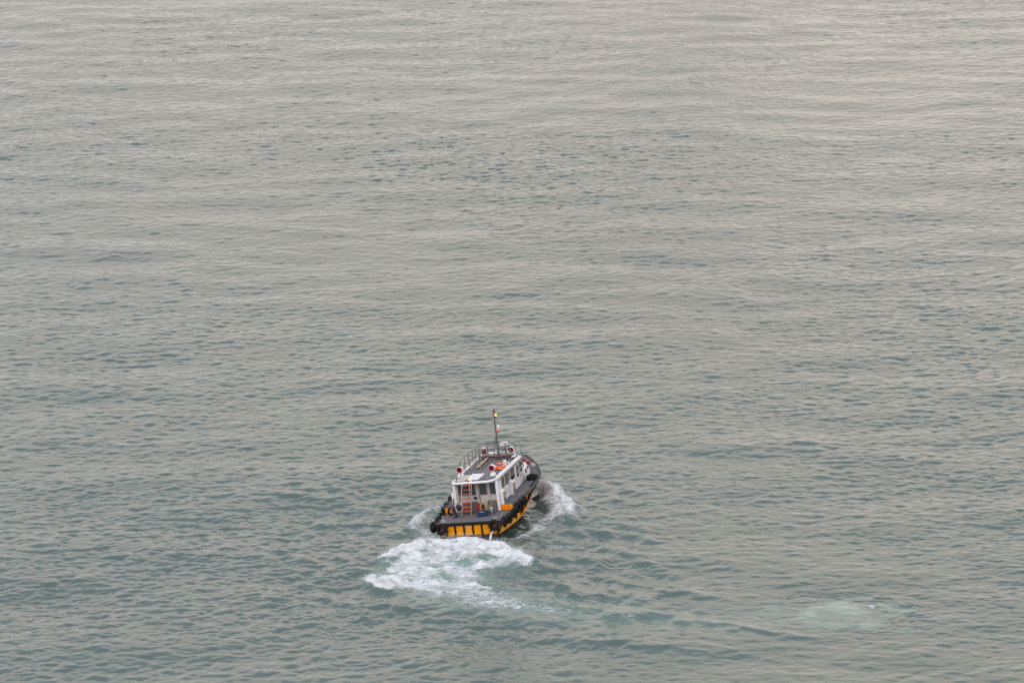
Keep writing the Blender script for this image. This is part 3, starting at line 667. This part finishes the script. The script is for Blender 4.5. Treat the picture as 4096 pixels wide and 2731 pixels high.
# roof slab with white rounded rim
RL = 1.37; ry0, ry1 = 2.02, 8.45
def roofline(off=0):
    pts = []
    r = .62 - off
    for cx, cy, a0 in ((RL - .62, ry0 + .62, -90),):
        pts += [(cx + (r if 1 else 0) * math.cos(R(a0 + 90 * k / 10)), cy + r * math.sin(R(a0 + 90 * k / 10))) for k in range(11)]
    pts += [(RL + .06 - off, 5.5), (RL + .10 - off, 7.9), (1.05 - off * .5, ry1 - off), (-1.05 + off * .5, ry1 - off), (-RL - .10 + off, 7.9), (-RL - .06 + off, 5.5)]
    r2 = .32
    pts += [(-RL + .32 + (r2 - off) * math.cos(R(180 + 90 * k / 8)), ry0 + .32 + (r2 - off) * math.sin(R(180 + 90 * k / 8))) for k in range(9)]
    return pts
mb = MB(); mb.prism(roofline(.03), 3.08, 3.19); roof = mb.build('roof', M['roofdeck'], boat)
mb = MB(); mb.tube([(x, y, 3.165) for x, y in roofline()], .078, 10, closed=True); mb.build('rim', M['white'], roof, sharp=60)
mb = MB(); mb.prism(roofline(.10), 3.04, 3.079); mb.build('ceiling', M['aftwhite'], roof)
mb = MB(); mb.tube([(-.95, 2.19, 3.20), (1.0, 2.19, 3.20)], .03, 6); mb.build('strip', M['navy'], roof)
for sg, y0 in ((1, 2.7), (-1, 3.2)):
    mb = MB(); mb.grid([[(sg * (RL - .11), y, 3.192), (sg * (RL - .10), y, 3.26), (sg * (RL - .02), y, 3.27), (sg * (RL + .02), y, 3.2)] for y in (y0, 5.5, 7.9)]); mb.build('gutter', M['white'], roof)
# beige side walkway and ribbed white hatch aft on the roof
mb = MB(); mb.bx(-1.22, -.62, 2.3, 3.9, 3.193, 3.215); mb.build('walkway', M['cream'], roof)
hx = [(-.50, 2.95), (-.42, 2.42), (.28, 2.42), (.33, 3.72), (-.50, 3.78)]
mb = MB(); mb.prism(hx, 3.21, 3.30)
ht = mb.build('hatch', M['white'], boat, bevel=.015)
mb = MB()
for x in np.arange(-.36, .28, .11): mb.box((x, 3.08, 3.305), (.022, 1.25, .012))
mb.build('rib', M['white'], ht)
# beam across and raised white brow in front of it
mb = MB(); mb.bx(-1.12, 1.08, 7.86, 7.98, 3.19, 3.40); mb.build('cross_beam', M['brown'], boat, bevel=.01)
mb = MB(); mb.prism([(-1.15, 8.0), (1.12, 8.0), (1.15, 8.35), (.9, 8.62), (-.9, 8.62), (-1.15, 8.35)], 3.20, 3.46); mb.build('brow', M['white'], boat, bevel=.05)
mb = MB(); mb.bx(1.05, 1.25, 7.35, 8.0, 3.195, 3.33); mb.bx(1.03, 1.27, 7.33, 8.02, 3.333, 3.36, mi=1); mb.build('roof_box', [M['brown'], M['white']], boat)
mb = MB(); mb.bx(-.06, .22, 7.62, 7.95, 3.20, 3.28); mb.build('mast_step', M['mast'], boat)
mb = MB(); mb.bx(1.07, 1.27, 5.42, 5.6, 3.19, 3.62); mb.build('roof_locker', M['white'], boat, bevel=.012)
mb = MB(); mb.bx(1.20, 1.30, 5.75, 5.95, 3.19, 3.68, mi=0); mb.build('funnel', M['dark'], boat, bevel=.02)
mb = MB(); mb.bx(1.31, 1.35, 5.6, 5.8, 3.19, 3.50); mb.build('roof_locker', M['white'], boat, bevel=.01)
mb = MB(); mb.bx(-.16, .06, 7.9, 8.15, 3.45, 3.72); mb.build('control_box', M['white'], boat, bevel=.02)
mb = MB(); mb.lathe([(0, .0), (.11, .0), (.13, .05), (.13, .12), (.10, .16), (0, .17)], (-1.15, 5.55, 3.22), seg=16); mb.build('roof_vent', M['white'], boat)

# searchlights
def searchlight(x, y, z, r=.185, yawd=0, base='post'):
    mb = MB(); mb.lathe([(0, .26), (r * .55, .25), (r * .92, .16), (r, .02), (r, -.10), (r * 1.04, -.11), (r * 1.04, -.125), (r * .93, -.125), (r * .93, -.09)], (0, 0, 0), 'y', 24)
    s = mb.build('searchlight', M['white'], boat)
    s.matrix_local = Matrix.Translation((x, y, z)) @ Matrix.Rotation(R(yawd), 4, 'Z') @ Matrix.Rotation(R(4), 4, 'X')
    mb = MB(); mb.lathe([(0, -.135), (r * .5, -.133), (r * .97, -.127), (r * .97, -.10)], (0, 0, 0), 'y', 24); mb.build('lens', M['redlens'], s)
    mb = MB(); mb.tube(arc((0, .03, 0), r + .025, 180, 360, 12, 'xz'), .014, 6); mb.tube([(0, .03, -r - .03), (0, .03, -(z - 3.25))], .035, 8)
    mb.add(*_pyr(0, .03, -(z - 3.2), .17, .09, .2)); mb.build('bracket', M['white'], s)
def _pyr(cx, cy, z0, w0, w1, h):
    v = []
    for z, w in ((z0, w0), (z0 + h, w1)): v += [(cx - w, cy - w, z), (cx + w, cy - w, z), (cx + w, cy + w, z), (cx - w, cy + w, z)]
    return v, [(3, 2, 1, 0), (4, 5, 6, 7), (0, 1, 5, 4), (1, 2, 6, 5), (2, 3, 7, 6), (3, 0, 4, 7)]
searchlight(.93, 3.45, 3.71); searchlight(-1.29, 3.85, 3.62, yawd=-5); searchlight(-.90, 8.05, 3.70, yawd=8); searchlight(.86, 8.2, 3.66, yawd=-6)

# rails on the roof
rt = .023
def rail(name, paths, r=rt, m='steel'):
    mb = MB()
    for p in paths: mb.tube(p, r, 7)
    return mb.build(name, M[m], boat)
zo = 4.16; zi = 4.10
rail('roof_rail', [bend([(-1.27, 3.75, 3.2), (-1.25, 3.80, zo), (-1.14, 7.35, zo)], .16)] +
     [[(-1.27 + .02 * k, 3.75 + dy, 3.2), (-1.24 + .022 * k, 3.8 + dy, zo)] for k, dy in enumerate((.16, 1.0, 1.85, 2.65, 3.3))] + [[(-1.26, 3.75, 3.68), (-1.16, 7.3, 3.68)]])
rail('roof_rail', [bend([(-.66, 4.05, 3.2), (-.56, 3.98, zi), (-.42, 7.2, zi)], .16)] +
     [[(-.64 + .03 * k, 4.1 + dy, 3.2), (-.545 + .03 * k, 4.0 + dy, zi)] for k, dy in enumerate((.85, 1.8, 2.6, 3.1))] + [[(-.62, 4.1, 3.65), (-.50, 7.1, 3.65)]])
rail('roof_rail', [bend([(-.44, 7.30, 3.2), (-.42, 7.35, 4.15), (1.10, 7.25, 4.15), (1.16, 7.05, 3.2)], .18)] +
     [[(x, 7.33, 3.2), (x, 7.3, 4.15)] for x in (-.02, .38, .76)] + [[(-.42, 7.33, z), (1.12, 7.2, z)] for z in (3.5, 3.83)])
rail('roof_rail', [bend([(-1.2, 7.95, 3.2), (-1.17, 8.0, 4.16), (1.20, 7.8, 4.18), (1.22, 8.15, 3.2)], .18)] +
     [[(x, 7.95, 3.3), (x, 7.93, 4.16)] for x in (-.65, -.05, .6)] + [[(-1.18, 7.98, z), (1.21, 7.9, z)] for z in (3.5, 3.83)])
rail('roof_rail', [bend([(1.02, 7.80, 4.19), (1.44, 8.3, 4.16), (1.52, 8.1, 3.55), (1.55, 8.05, 2.5)], .20)], .022)
rail('roof_rail', [bend([(-1.40, 7.8, 3.2), (-1.35, 7.75, 4.08), (-1.15, 7.6, 4.08), (-1.12, 7.5, 3.2)], .10)], .017)
rail('roof_rail', [bend([(-.98, 4.9, 3.2), (-.96, 4.95, 3.78), (-.62, 5.0, 3.78)], .10)], .014)
# mast with its tripod legs, yard, lamps and dome
mb = MB(); mb.tube([(.10, 7.75, 3.2), (.10, 7.86, 4.4), (.10, 8.02, 6.28)], [.052, .048, .034], 10)
mast = mb.build('mast', M['mast'], boat)
mb = MB(); mb.tube([(.09, 8.0, 6.2), (.07, 8.03, 6.66)], .009, 6); mb.build('aerial', M['dark'], mast)
mb = MB(); mb.box((.12, 8.0, 6.27), (.12, .08, .07)); mb.box((.13, 8.0, 6.17), (.09, .07, .05)); mb.build('cap', M['dark'], mast)
mb = MB(); mb.tube([(-.27, 7.95, 5.66), (.10, 7.95, 5.70), (.46, 7.95, 5.72)], .009, 6)
for x in np.linspace(-.25, .44, 11): mb.tube([(x, 7.93, 5.685), (x, 7.99, 5.69)], .006, 5)
mb.tube([(-.27, 7.95, 5.66), (.06, 7.97, 5.92)], .005, 5); mb.tube([(.46, 7.95, 5.72), (.14, 7.97, 5.92)], .005, 5); mb.build('yard', M['stayw'], mast)
for x, h in ((.0, .22), (.29, .22)):
    mb = MB(); mb.tube([(x, 7.92, 5.65), (x, 7.92, 5.65 - h)], .014, 6); mb.build('antenna', M['mast'], mast)
def lamp(x, y, z, r, mt, name, par, shell=None):
    mb = MB(); mb.lathe([(0, r * 1.2), (r * .7, r * .9), (r, 0), (r, -r * .6), (0, -r * .7)], (x, y, z), 'z', 14); o = mb.build(name, mt, par)
    mb = MB(); mb.lathe([(0, -r * .7), (r * .75, -r * .7), (r * .6, -r * 3.0), (0, -r * 3.0)], (x, y, z), 'z', 10)
    mb.tube([(x, y, z - r * 2.4), (.10, 7.98, z - r * 2.6)] if par is mast else [(x, y, z - r * 2.6), (x, y, z - r * 3.2)], .012, 6); mb.build('lamp_base', M['dark'], o if par is boat else par)
    return o
lamp(.235, 7.9, 5.99, .062, M['amber'], 'mast_lamp', mast)
lamp(.245, 7.88, 4.99, .050, M['redlamp'], 'mast_lamp', mast)
mb = MB(); mb.lathe([(0, .11), (.07, .09), (.10, .03), (.10, -.05), (.06, -.10), (0, -.11)], (.30, 7.95, 5.24), 'z', 16); mb.tube([(.10, 7.95, 5.15), (.3, 7.95, 5.14)], .016, 6); mb.build('dome', M['white'], mast)
mb = MB(); mb.tube([(.15, 7.95, 4.86), (.66, 7.7, 4.15)], .009, 6); mb.tube([(.05, 7.95, 4.6), (-.20, 7.75, 4.16)], .013, 6); mb.tube([(.05, 7.95, 4.6), (-.28, 8.0, 3.4)], .016, 6)
mb.tube([(.08, 7.9, 5.6), (.0, 7.6, 4.2)], .005, 5); mb.build('stay', M['stayw'], mast)
mb = MB(); mb.tube([(-.12, 7.95, 4.15), (-.02, 7.95, 3.45)], .028, 8); mb.build('leg', M['aftwhite'], mast)
# radar
mb = MB(); mb.lathe([(0, -.11), (.26, -.11), (.31, -.07), (.32, .0), (.31, .07), (.26, .115), (0, .12)], (.40, 8.2, 4.00), 'z', 28)
rd = mb.build('radar_scanner', M['white'], boat)
lettering('RADAR'[:0] + '\u2022\u2022\u2022', .10, M['bluelogo'], rd, Matrix.Translation((.51, 7.893, 3.955)) @ Matrix.Rotation(R(18), 4, 'Z') @ Matrix.Rotation(R(90), 4, 'X'), 'logo')
mb = MB()
for dx, dy in ((-.10, -.1), (.12, -.1), (.01, .1)): mb.tube([(.40 + dx, 8.2 + dy, 3.44), (.40 + dx, 8.2 + dy, 3.9)], .028, 8)
mb.box((.40, 8.2, 3.87), (.34, .3, .03)); mb.box((.40, 8.2, 3.65), (.30, .26, .02)); mb.build('pedestal', M['mast'], rd)

# beacon and floodlights on the aft roof edge
b_ = lamp(-.27, 2.12, 3.36, .048, M['amber'], 'beacon', boat)
mb = MB(); mb.lathe([(.056, .045), (.060, 0), (.060, -.03)], (-.27, 2.12, 3.36), 'z', 14); mb.build('shell', M['ambercap'], b_)
mb = MB(); mb.bx(-.20, -.08, 2.07, 2.22, 3.2, 3.31); mb.build('socket_box', M['white'], boat, bevel=.01)
for x in (-1.08, .72):
    mb = MB(); mb.box((x, 2.12, 3.50), (.17, .09, .12), rot=(.25, 0, 0)); f = mb.build('floodlight', M['ventgrey'], boat, bevel=.01)
    mb = MB(); mb.tube([(x + .02, 2.14, 3.18), (x + .01, 2.14, 3.46)], .015, 6); mb.build('bracket', M['dark'], f)
    mb = MB(); mb.box((x, 2.066, 3.487), (.14, .006, .09), rot=(.25, 0, 0)); mb.build('lens', M['louvre'], f)

# ladder up to the roof
mb = MB()
mb.tube([(-.06, 2.0, 3.2), (-.25, 1.62, 1.17)], .020, 8); mb.tube([(-.70, 2.0, 3.2), (-.84, 1.62, 1.17)], .020, 8)
mb.tube(bend([(-.62, 2.0, 3.18), (-.70, 1.75, 2.8), (-.76, 1.7, 2.4), (-.80, 1.8, 2.2)], .15), .016, 8)
mb.tube(bend([(-.14, 1.9, 3.18), (-.17, 1.72, 2.8), (-.17, 1.70, 2.32), (-.06, 1.8, 2.2)], .15), .016, 8)
ld = mb.build('roof_ladder', M['aftwhite'], boat)
for k in range(7):
    f = k / 6; z = 3.02 - .262 * k; u = (3.2 - z) / 2.03
    mb = MB(); mb.box((-.38 - .165 * u, 2.0 - .38 * u, z), (.58, .14, .035)); mb.build('tread', M['tread'], ld, bevel=.008)
# frame rail on the aft deck
mb = MB(); mb.tube(bend([(-1.45, 1.75, 1.95), (-.92, 1.75, 1.98), (-.60, 1.75, 2.0), (-.50, 1.80, 1.17)], .08), .013, 6)
mb.tube([(-.92, 1.75, 1.98), (-.86, 1.75, 1.17)], .013, 6); mb.tube([(-.88, 1.75, 1.6), (-.54, 1.75, 1.6)], .010, 6); mb.tube([(-1.3, 1.75, 1.19), (-.5, 1.78, 1.19)], .010, 6); mb.build('deck_rail', M['steel'], boat)
# lifting post to port
mb = MB(); mb.tube([(-1.42, 1.6, 1.16), (-1.42, 1.6, 2.05)], .045, 8); mb.tube([(-1.22, 1.55, 1.16), (-1.25, 1.6, 2.0)], .028, 8); mb.tube([(-1.5, 1.6, 2.03), (-1.1, 1.62, 2.0)], .018, 6)
mb.tube([(-1.48, 1.62, 1.3), (-1.50, 1.62, 2.3)], .012, 6)
mb.build('davit_post', M['steel'], boat)

# trunk cabin forward
TW = pchip([8.3, 9.4, 10.5, 11.2], [1.44, 1.36, 1.10, .75]); rows = []
for y in list(np.linspace(8.3, 11.1, 14)) + [11.22, 11.28]:
    w = float(TW(y)); zt = 2.36 - .09 * (y - 8.3); zb = float(DZ(y)) + .0
    if y > 11.15: w -= .12 + (y - 11.2) * 2; zt -= .12 + (y - 11.2) * 2.5
    row = [(w + .02, y, zb), (w, y, zb + .25), (w - .03, y, zt - .17), (w - .09, y, zt - .06), (w - .22, y, zt), (0, y, zt + .05)]
    rows.append(row + [(-x, yy, z) for x, yy, z in row[-2::-1]])
mb = MB(); mb.grid(rows); mb.add(rows[-1], [tuple(range(len(rows[-1])))])
trunk = mb.build('trunk_cabin', M['white'], boat, sharp=60)
for sg in (1, -1):
    for y0 in (8.75, 9.55):
        mb = MB(); p = lambda y, z, d: (sg * (float(TW(y)) - .012 + d), y, z)
        mb.add([p(y0, 1.84, .012), p(y0 + .38, 1.84, .012), p(y0 + .40, 2.12, .012), p(y0 + .03, 2.12, .012)] + [p(y0, 1.84, -.03), p(y0 + .38, 1.84, -.03), p(y0 + .40, 2.12, -.03), p(y0 + .03, 2.12, -.03)], [(0, 1, 2, 3), (0, 1, 5, 4), (1, 2, 6, 5), (2, 3, 7, 6), (3, 0, 4, 7)])
        mb.build('porthole', M['glass'], trunk)
for sg in (1, -1):
    mb = MB(); mb.tube([(sg * (float(TW(y)) + .05), y, float(DZ(y)) + .04) for y in np.linspace(8.2, 11.1, 12)], .03, 6); mb.build('coaming', M['white'], trunk)
# white grab frames on the trunk
rail('trunk_rail', [bend([(1.15, 9.0, 2.3), (1.10, 9.1, 3.0), (1.02, 9.6, 3.15), (.98, 9.9, 3.05), (.95, 10.6, 2.2)], .12), [(1.12, 9.1, 2.7), (.97, 10.1, 2.75)], [(1.02, 9.6, 3.15), (1.02, 9.6, 2.25)]], .016, 'steel')
rail('trunk_rail', [bend([(1.10, 9.1, 3.0), (1.25, 8.9, 2.95), (1.32, 9.0, 2.3)], .1)], .014, 'white')
# foredeck fittings
def bollard(x, y, z, s=1.0, rz=0):
    mb = MB()
    mb.lathe([(0, .13), (.045, .125), (.045, .09), (.03, .08), (.03, 0), (0, 0)], (-.07, 0, .015), 'z', 12); mb.lathe([(0, .13), (.045, .125), (.045, .09), (.03, .08), (.03, 0), (0, 0)], (.07, 0, .015), 'z', 12)
    mb.box((0, 0, .01), (.28, .11, .02)); mb.tube([(-.13, 0, .09), (.13, 0, .09)], .016, 8)
    o = mb.build('mooring_cleat', M['chrome'], boat); o.matrix_local = Matrix.Translation((x, y, z)) @ Matrix.Rotation(R(rz), 4, 'Z') @ Matrix.Scale(s, 4)
for x, y, z, s, rz in ((1.90, 1.22, 1.17, 1.15, 80), (1.66, .42, 1.17, 1.1, 10), (-1.98, 1.22, 1.17, 1.15, 100), (-1.72, .42, 1.17, 1.1, 0), (2.05, 4.75, 1.52, .8, 90), (1.22, 11.2, 1.76, 1.2, 55), (1.38, 10.9, 1.75, 1.1, 60), (-1.3, 11.1, 1.76, 1.2, -60)): bollard(x, y, z, s, rz)
mb = MB(); mb.lathe([(0, .30), (.12, .28), (.14, .22), (.10, .18), (.10, .04), (.16, 0), (0, 0)], (.42, 11.9, 1.82), 'z', 16); mb.box((.62, 11.75, 1.88), (.36, .28, .14)); mb.build('windlass', M['redp'], boat, bevel=.01)
mb = MB(); mb.tube([(x, y, float(DZ(y)) + .03) for x, y in [(float(DW(q)) - .16, q) for q in np.linspace(6.6, 8.0, 8)]], .045, 8); mb.build('deck_rubber', M['black'], boat)

# ------------------------------------------------------------------ loose things on and around the boat
def tyre_mesh(Ro=.33, Ri=.165, w=.22):
    h = w / 2
    prof = [(Ri, -h * .55), (Ri + .02, -h * .85), (Ri + .08, -h), (Ro - .05, -h * .95), (Ro - .012, -h * .75), (Ro, -h * .45), (Ro, h * .45), (Ro - .012, h * .75), (Ro - .05, h * .95), (Ri + .08, h), (Ri + .02, h * .85), (Ri, h * .55), (Ri + .035, h * .4), (Ri + .09, 0), (Ri + .035, -h * .4)]
    mb = MB(); mb.lathe(prof, (0, 0, 0), 'y', 30, closed=True)
    for s in (-.05, 0, .05):
        pass
    return mb
TG = 'old tyres hung as fenders around the boat'
proto = tyre_mesh().build('tyre_fender', M['tyre'], sharp=50)
mbr = MB(); mbr.tube([(-.04, -.02, .17), (-.05, -.11, .26), (-.05, -.10, .36), (-.04, .02, .42), (-.02, .14, .44)], .012, 6); mbr.tube([(.04, -.02, .17), (.05, -.11, .26), (.05, -.10, .36), (.04, .02, .42), (.02, .14, .44)], .012, 6)
prope = mbr.build('rope', M['rope'], proto)
tyres = [  # x, y, z, heading of the hole axis, lean, scale, label
    (1.71, -.17, .95, 0, -3, 1.08, 'black tyre hanging on the starboard end of the stern, above the jet of water'),
    (-1.69, -.17, .89, 0, 3, 1.08, 'black tyre hanging on the port end of the stern, beside the first yellow panel'),
    (2.27, .32, 1.02, 90, 0, .98, 'black tyre on the starboard quarter, nearest the stern corner of that side'),
    (2.29, 1.02, .97, 84, 4, .86, 'black tyre on the starboard side, second forward from the stern corner'),
    (2.31, 1.52, .98, 95, -3, .86, 'black tyre on the starboard side, third forward from the stern corner'),
    (2.36, 2.15, 1.06, 92, 0, .95, 'black tyre on the starboard side just aft of and below the orange deck step'),
    (2.42, 2.92, 1.20, 90, 0, 1.06, 'large black tyre on the starboard side right beside the orange deck step'),
    (2.47, 3.55, 1.25, 86, 3, .92, 'black tyre in the middle of the three forward of the starboard orange step'),
    (2.50, 4.15, 1.28, 93, -2, .92, 'foremost black tyre hanging on the starboard side, next to the yellow topside stripes'),
    (-2.30, .15, .95, 80, 0, 1.05, 'black tyre seen edge on at the port stern corner, outermost on the left'),
    (-2.27, .85, 1.04, 100, 4, .9, 'tyre on the port side, second forward from the port stern corner'),
    (-2.27, 1.35, 1.08, 95, 0, .9, 'tyre on the port side beside the port mooring cleats'),
    (-2.30, 1.95, 1.10, 88, -4, .95, 'tyre on the port side a little aft of the port orange step'),
    (-2.36, 2.75, 1.20, 90, 3, 1.05, 'tyre on the port side level with the port orange step'),
    (-2.40, 3.55, 1.30, 94, 0, 1.0, 'tyre on the port side just forward of the port orange step'),
    (-2.44, 4.60, 1.40, 90, 0, 1.0, 'foremost brown worn tyre on the port side, beside the wheelhouse'),
]
for i, (x, y, z, a, ln, s, lb) in enumerate(tyres):
    if i == 0: o, r_ = proto, prope
    else:
        o = proto.copy(); COL.objects.link(o); r_ = prope.copy(); COL.objects.link(r_); r_.parent = o
    o.matrix_world = BM @ Matrix.Translation((x, y, z)) @ Matrix.Rotation(R(a), 4, 'Z') @ Matrix.Rotation(R(ln), 4, 'Y') @ Matrix.Rotation(R(-4), 4, 'X') @ Matrix.Scale(s, 4)
    tag(o, lb, 'tyre', TG)
mb = MB(); mb.lathe([(.21, 0), (.25, -.02), (.35, -.01), (.37, .04), (.37, .20), (.35, .25), (.25, .26), (.21, .23), (.25, .2), (.27, .12), (.25, .04)], (0, 0, 0), 'z', 30, closed=True)
top('tyre', mb, M['tyre'], 'loose black tyre lying flat on the starboard foredeck', 'tyre', loc=(1.93, 8.35, 1.60), rot=(0, 0, 0))

# lifebuoys stacked on the roof
def buoy():
    mb = MB(); mb.tube([(.27 * math.cos(a), .27 * math.sin(a), 0) for a in np.linspace(R(-240), R(60), 22)], .068, 10); return mb
lb1 = top('lifebuoy', buoy(), M['buoy'], 'orange horseshoe lifebuoy lying at the bottom of the pile on the roof', 'lifebuoy', 'orange lifebuoys piled on the wheelhouse roof', loc=(.98, 4.98, 3.27), rot=(0, 0, 20))
lb2 = top('lifebuoy', buoy(), M['buoy'], 'orange horseshoe lifebuoy lying tilted on top of the other on the roof', 'lifebuoy', 'orange lifebuoys piled on the wheelhouse roof', loc=(.92, 5.0, 3.42), rot=(10, -8, 75))
for lb in (lb1, lb2):
    mb = MB()
    for a in (-200, -90, 20): 
        a = R(a); mb.tube([(.27 * math.cos(a - .07), .27 * math.sin(a - .07), 0), (.27 * math.cos(a + .07), .27 * math.sin(a + .07), 0)], .0715, 10)
    mb.build('reflective_band', M['white'], lb)
    mb = MB(); mb.tube([(.36 * math.cos(a), .36 * math.sin(a), .01 + .02 * math.sin(5 * a)) for a in np.linspace(R(-235), R(55), 24)], .008, 5); mb.build('grab_line', M['wood'], lb)
mb = MB(); mb.tube([(0, 0, 0), (.45, .18, .10)], .012, 6); top('boat_hook', mb, M['wood'], 'short pale wooden hook stick lying across the lifebuoys on the roof', 'boat hook', loc=(.85, 5.0, 3.52))
# planks along the roof
mb = MB(); mb.bx(-.085, .085, 0, 2.45, 0, .05); top('plank', mb, M['wood'], 'long pale wooden plank lying fore and aft on the wheelhouse roof', 'plank', loc=(-.53, 5.1, 3.33), rot=(0, 0, 1), bevel=.006)
mb = MB(); mb.tube([(0, 0, 0), (0, 3.9, 0)], .020, 8); top('pole', mb, M['wood'], 'long thin pole lying beside the plank on the wheelhouse roof', 'pole', loc=(-.36, 4.25, 3.25), rot=(0, 0, -1))
mb = MB()
for y in (5.35, 6.4, 7.35): mb.bx(-.66, -.28, y - .04, y + .04, 3.19, 3.325)
mb.build('plank_rest', M['ventgrey'], boat)

# hose coil hanging in front of the red cabinet
mb = MB(); pts = []
for k in range(9):
    rx = .19 + .022 * math.sin(k * 1.7); rz = .33 + .03 * math.sin(k * 2.3)
    pts += [(rx * math.cos(a) + .015 * math.sin(k), .012 * k - .05, rz * math.sin(a) - .33 + .02 * math.cos(k * 1.3)) for a in np.linspace(math.pi / 2, math.pi / 2 + 2 * math.pi, 25)[:-1]]
pts += [(.1, 0, -.62), (.3, -.02, -.45), (.36, -.02, -.25), (.5, 0, -.2), (.6, 0, -.05), (.6, .0, .05)]
mb.tube(pts, .011, 6); top('hose_coil', mb, M['hose'], 'coil of yellow green hose hanging in front of the red cabinet', 'hose', loc=(.47, 2.10, 1.86))
# crate
mb = MB()
mb.box((0, 0, .02), (.56, .36, .03))
for sx in (-1, 1): mb.box((sx * .285, 0, .15), (.022, .40, .29))
for sy in (-1, 1): mb.box((0, sy * .19, .15), (.55, .022, .285))
for sy in (-1, 1):
    for x in np.linspace(-.2, .2, 5): mb.box((x, sy * .205, .15), (.018, .012, .26))
    mb.box((0, sy * .205, .275), (.58, .02, .03))
cr = top('crate', mb, M['blue'], 'dark blue plastic crate with white bits in it on the aft deck', 'crate', loc=(.56, 1.38, 1.165), rot=(0, 0, 3), bevel=.006)
mb = MB()
for k in range(7): mb.lathe([(0, .04), (.04, .02), (.045, -.02), (0, -.04)], (-.2 + .06 * k, random.uniform(-.08, .08), .22), 'z', 8)
top('rag_bundle', mb, M['white'], 'small white rags lying in the dark blue crate', 'rags', loc=(.56, 1.38, 1.175))
# turquoise and white hand pump
mb = MB(); mb.lathe([(0, 0), (.06, 0), (.045, .03), (.035, .18), (0, .18)], (0, 0, 0), 'z', 12, mi=0)
mb.tube(arc((0, 0, .42), .062, -20, 200, 10), .028, 8, mi=1); mb.lathe([(.0, .17), (.055, .18), (.07, .25), (.06, .36), (.03, .40), (0, .41)], (0, 0, 0), 'z', 12, mi=2)
top('hand_pump', mb, [M['steel'], M['white'], M['turq']], 'turquoise and white pump standing on the deck right of the blue crate', 'pump', loc=(1.18, 1.55, 1.165), rot=(0, -6, 0))
mb = MB()
for x in (-.17, .17):
    for y in (-.1, .1): mb.tube([(x, y, 0), (x, y, .30)], .016, 6)
mb.box((0, 0, .30), (.42, .28, .03)); mb.box((0, 0, .12), (.36, .22, .015)); top('stool', mb, M['locker'], 'low brown stand between the blue crate and the turquoise pump', 'stand', loc=(.98, 1.72, 1.165))
# black gear by the lifting post
mb = MB(); n = 9; rows = []
for i in range(n):
    f = i / (n - 1); w = .14 + .03 * math.sin(f * 6)
    rows.append([(w * math.cos(a) * (1 - .3 * f), .11 * math.sin(a) * (1 - .2 * f), .62 * f) for a in np.linspace(0, 2 * math.pi, 13)[:-1]])
mb.grid(rows, close=True); mb.add(rows[-1], [tuple(range(12))]); g = top('gear_bag', mb, M['dark'], 'tall black gear bag standing at the foot of the lifting post', 'bag', loc=(-1.22, 1.42, 1.165))
mb = MB(); mb.box((-.04, -.125, .12), (.14, .012, .07)); mb.build('patch', M['ventgrey'], g)
mb = MB(); mb.tube([(0, 0, 0), (.0, .02, .75)], [.05, .05], 12); top('gas_cylinder', mb, M['steel'], 'slim silver cylinder leaning on the lifting post', 'cylinder', loc=(-1.29, 1.52, 1.6), rot=(3, 6, 0))
mb = MB(); rows = []
for i in range(8):
    f = i / 7; w = .17 * math.sin(math.pi * (f * .86 + .10)) + .02
    rows.append([(w * math.cos(a) + .02 * math.sin(3 * a + i), w * .7 * math.sin(a), -.42 * f) for a in np.linspace(0, 2 * math.pi, 13)[:-1]])
mb.grid(rows, close=True); mb.add(rows[0], [tuple(range(12))]); mb.add(rows[-1], [tuple(range(12))]); top('oilskin', mb, M['dark'], 'dark green black bundle hung from the deck rail left of the ladder', 'bundle', loc=(-.99, 1.66, 1.94))
mb = tyre_mesh(.30, .2, .16); top('tyre', mb, M['tyre'], 'dark tyre propped behind the lifting post on the port side deck', 'tyre', loc=(-1.58, 1.95, 1.47), rot=(6, 0, 60))
mb = MB(); rows = []
for i in range(9):
    f = i / 8; w = .05 + .055 * math.sin(f * 2.6); rows.append([(w * math.cos(a) + .02 * math.sin(i), .03 * math.sin(a) + .012 * math.sin(i * 2 + 3 * a), -.44 * f) for a in np.linspace(0, 2 * math.pi, 13)[:-1]])
mb.grid(rows, close=True); mb.add(rows[-1], [tuple(range(12))]); mb.add(rows[0], [tuple(range(12))]); top('cloth', mb, M['lilac'], 'pale lilac cloth hung over the deck rail left of the ladder', 'cloth', loc=(-.84, 1.72, 2.02))
mb = MB(); mb.tube([(.16 * math.cos(a) * (1 - .02 * k), .05 * k * .2, .2 + .18 * math.sin(a)) for k in range(4) for a in np.linspace(0, 2 * math.pi, 17)[:-1]], .010, 5)
top('rope_coil', mb, M['rope'], 'loose dark rope loop leaning beside the black gear bag', 'rope', loc=(-1.0, 1.40, 1.17))
# discharge water
def stream(pts, rs, seed):
    rng = random.Random(seed); mb = MB(); n = 26; P = [Vector(p) for p in pts]; q = []; rr_ = []
    for i in range(n):
        f = i / (n - 1) * (len(P) - 1); k = min(len(P) - 2, int(f)); u = f - k; p = P[k].lerp(P[k + 1], u)
        q.append((p.x + rng.uniform(-1, 1) * rs[0] * .25, p.y + rng.uniform(-1, 1) * rs[0] * .25, p.z)); rr_.append((rs[0] + (rs[1] - rs[0]) * i / (n - 1)) * rng.uniform(.75, 1.2))
    mb.tube(q, rr_, 8); return mb
top('water_jet', stream([(1.56, .0, .55), (1.50, -.22, .45), (1.44, -.38, .2), (1.38, -.46, -.25)], (.055, .10), 1), M['stream'], 'stream of cooling water pouring from the stern below the starboard tyre', 'water jet')
top('water_jet', stream([(2.12, 4.72, .42), (2.32, 4.68, .34), (2.48, 4.62, .1), (2.58, 4.55, -.5)], (.018, .028), 2), M['stream'], 'thin stream of water running from the starboard side of the yellow hull', 'water jet')
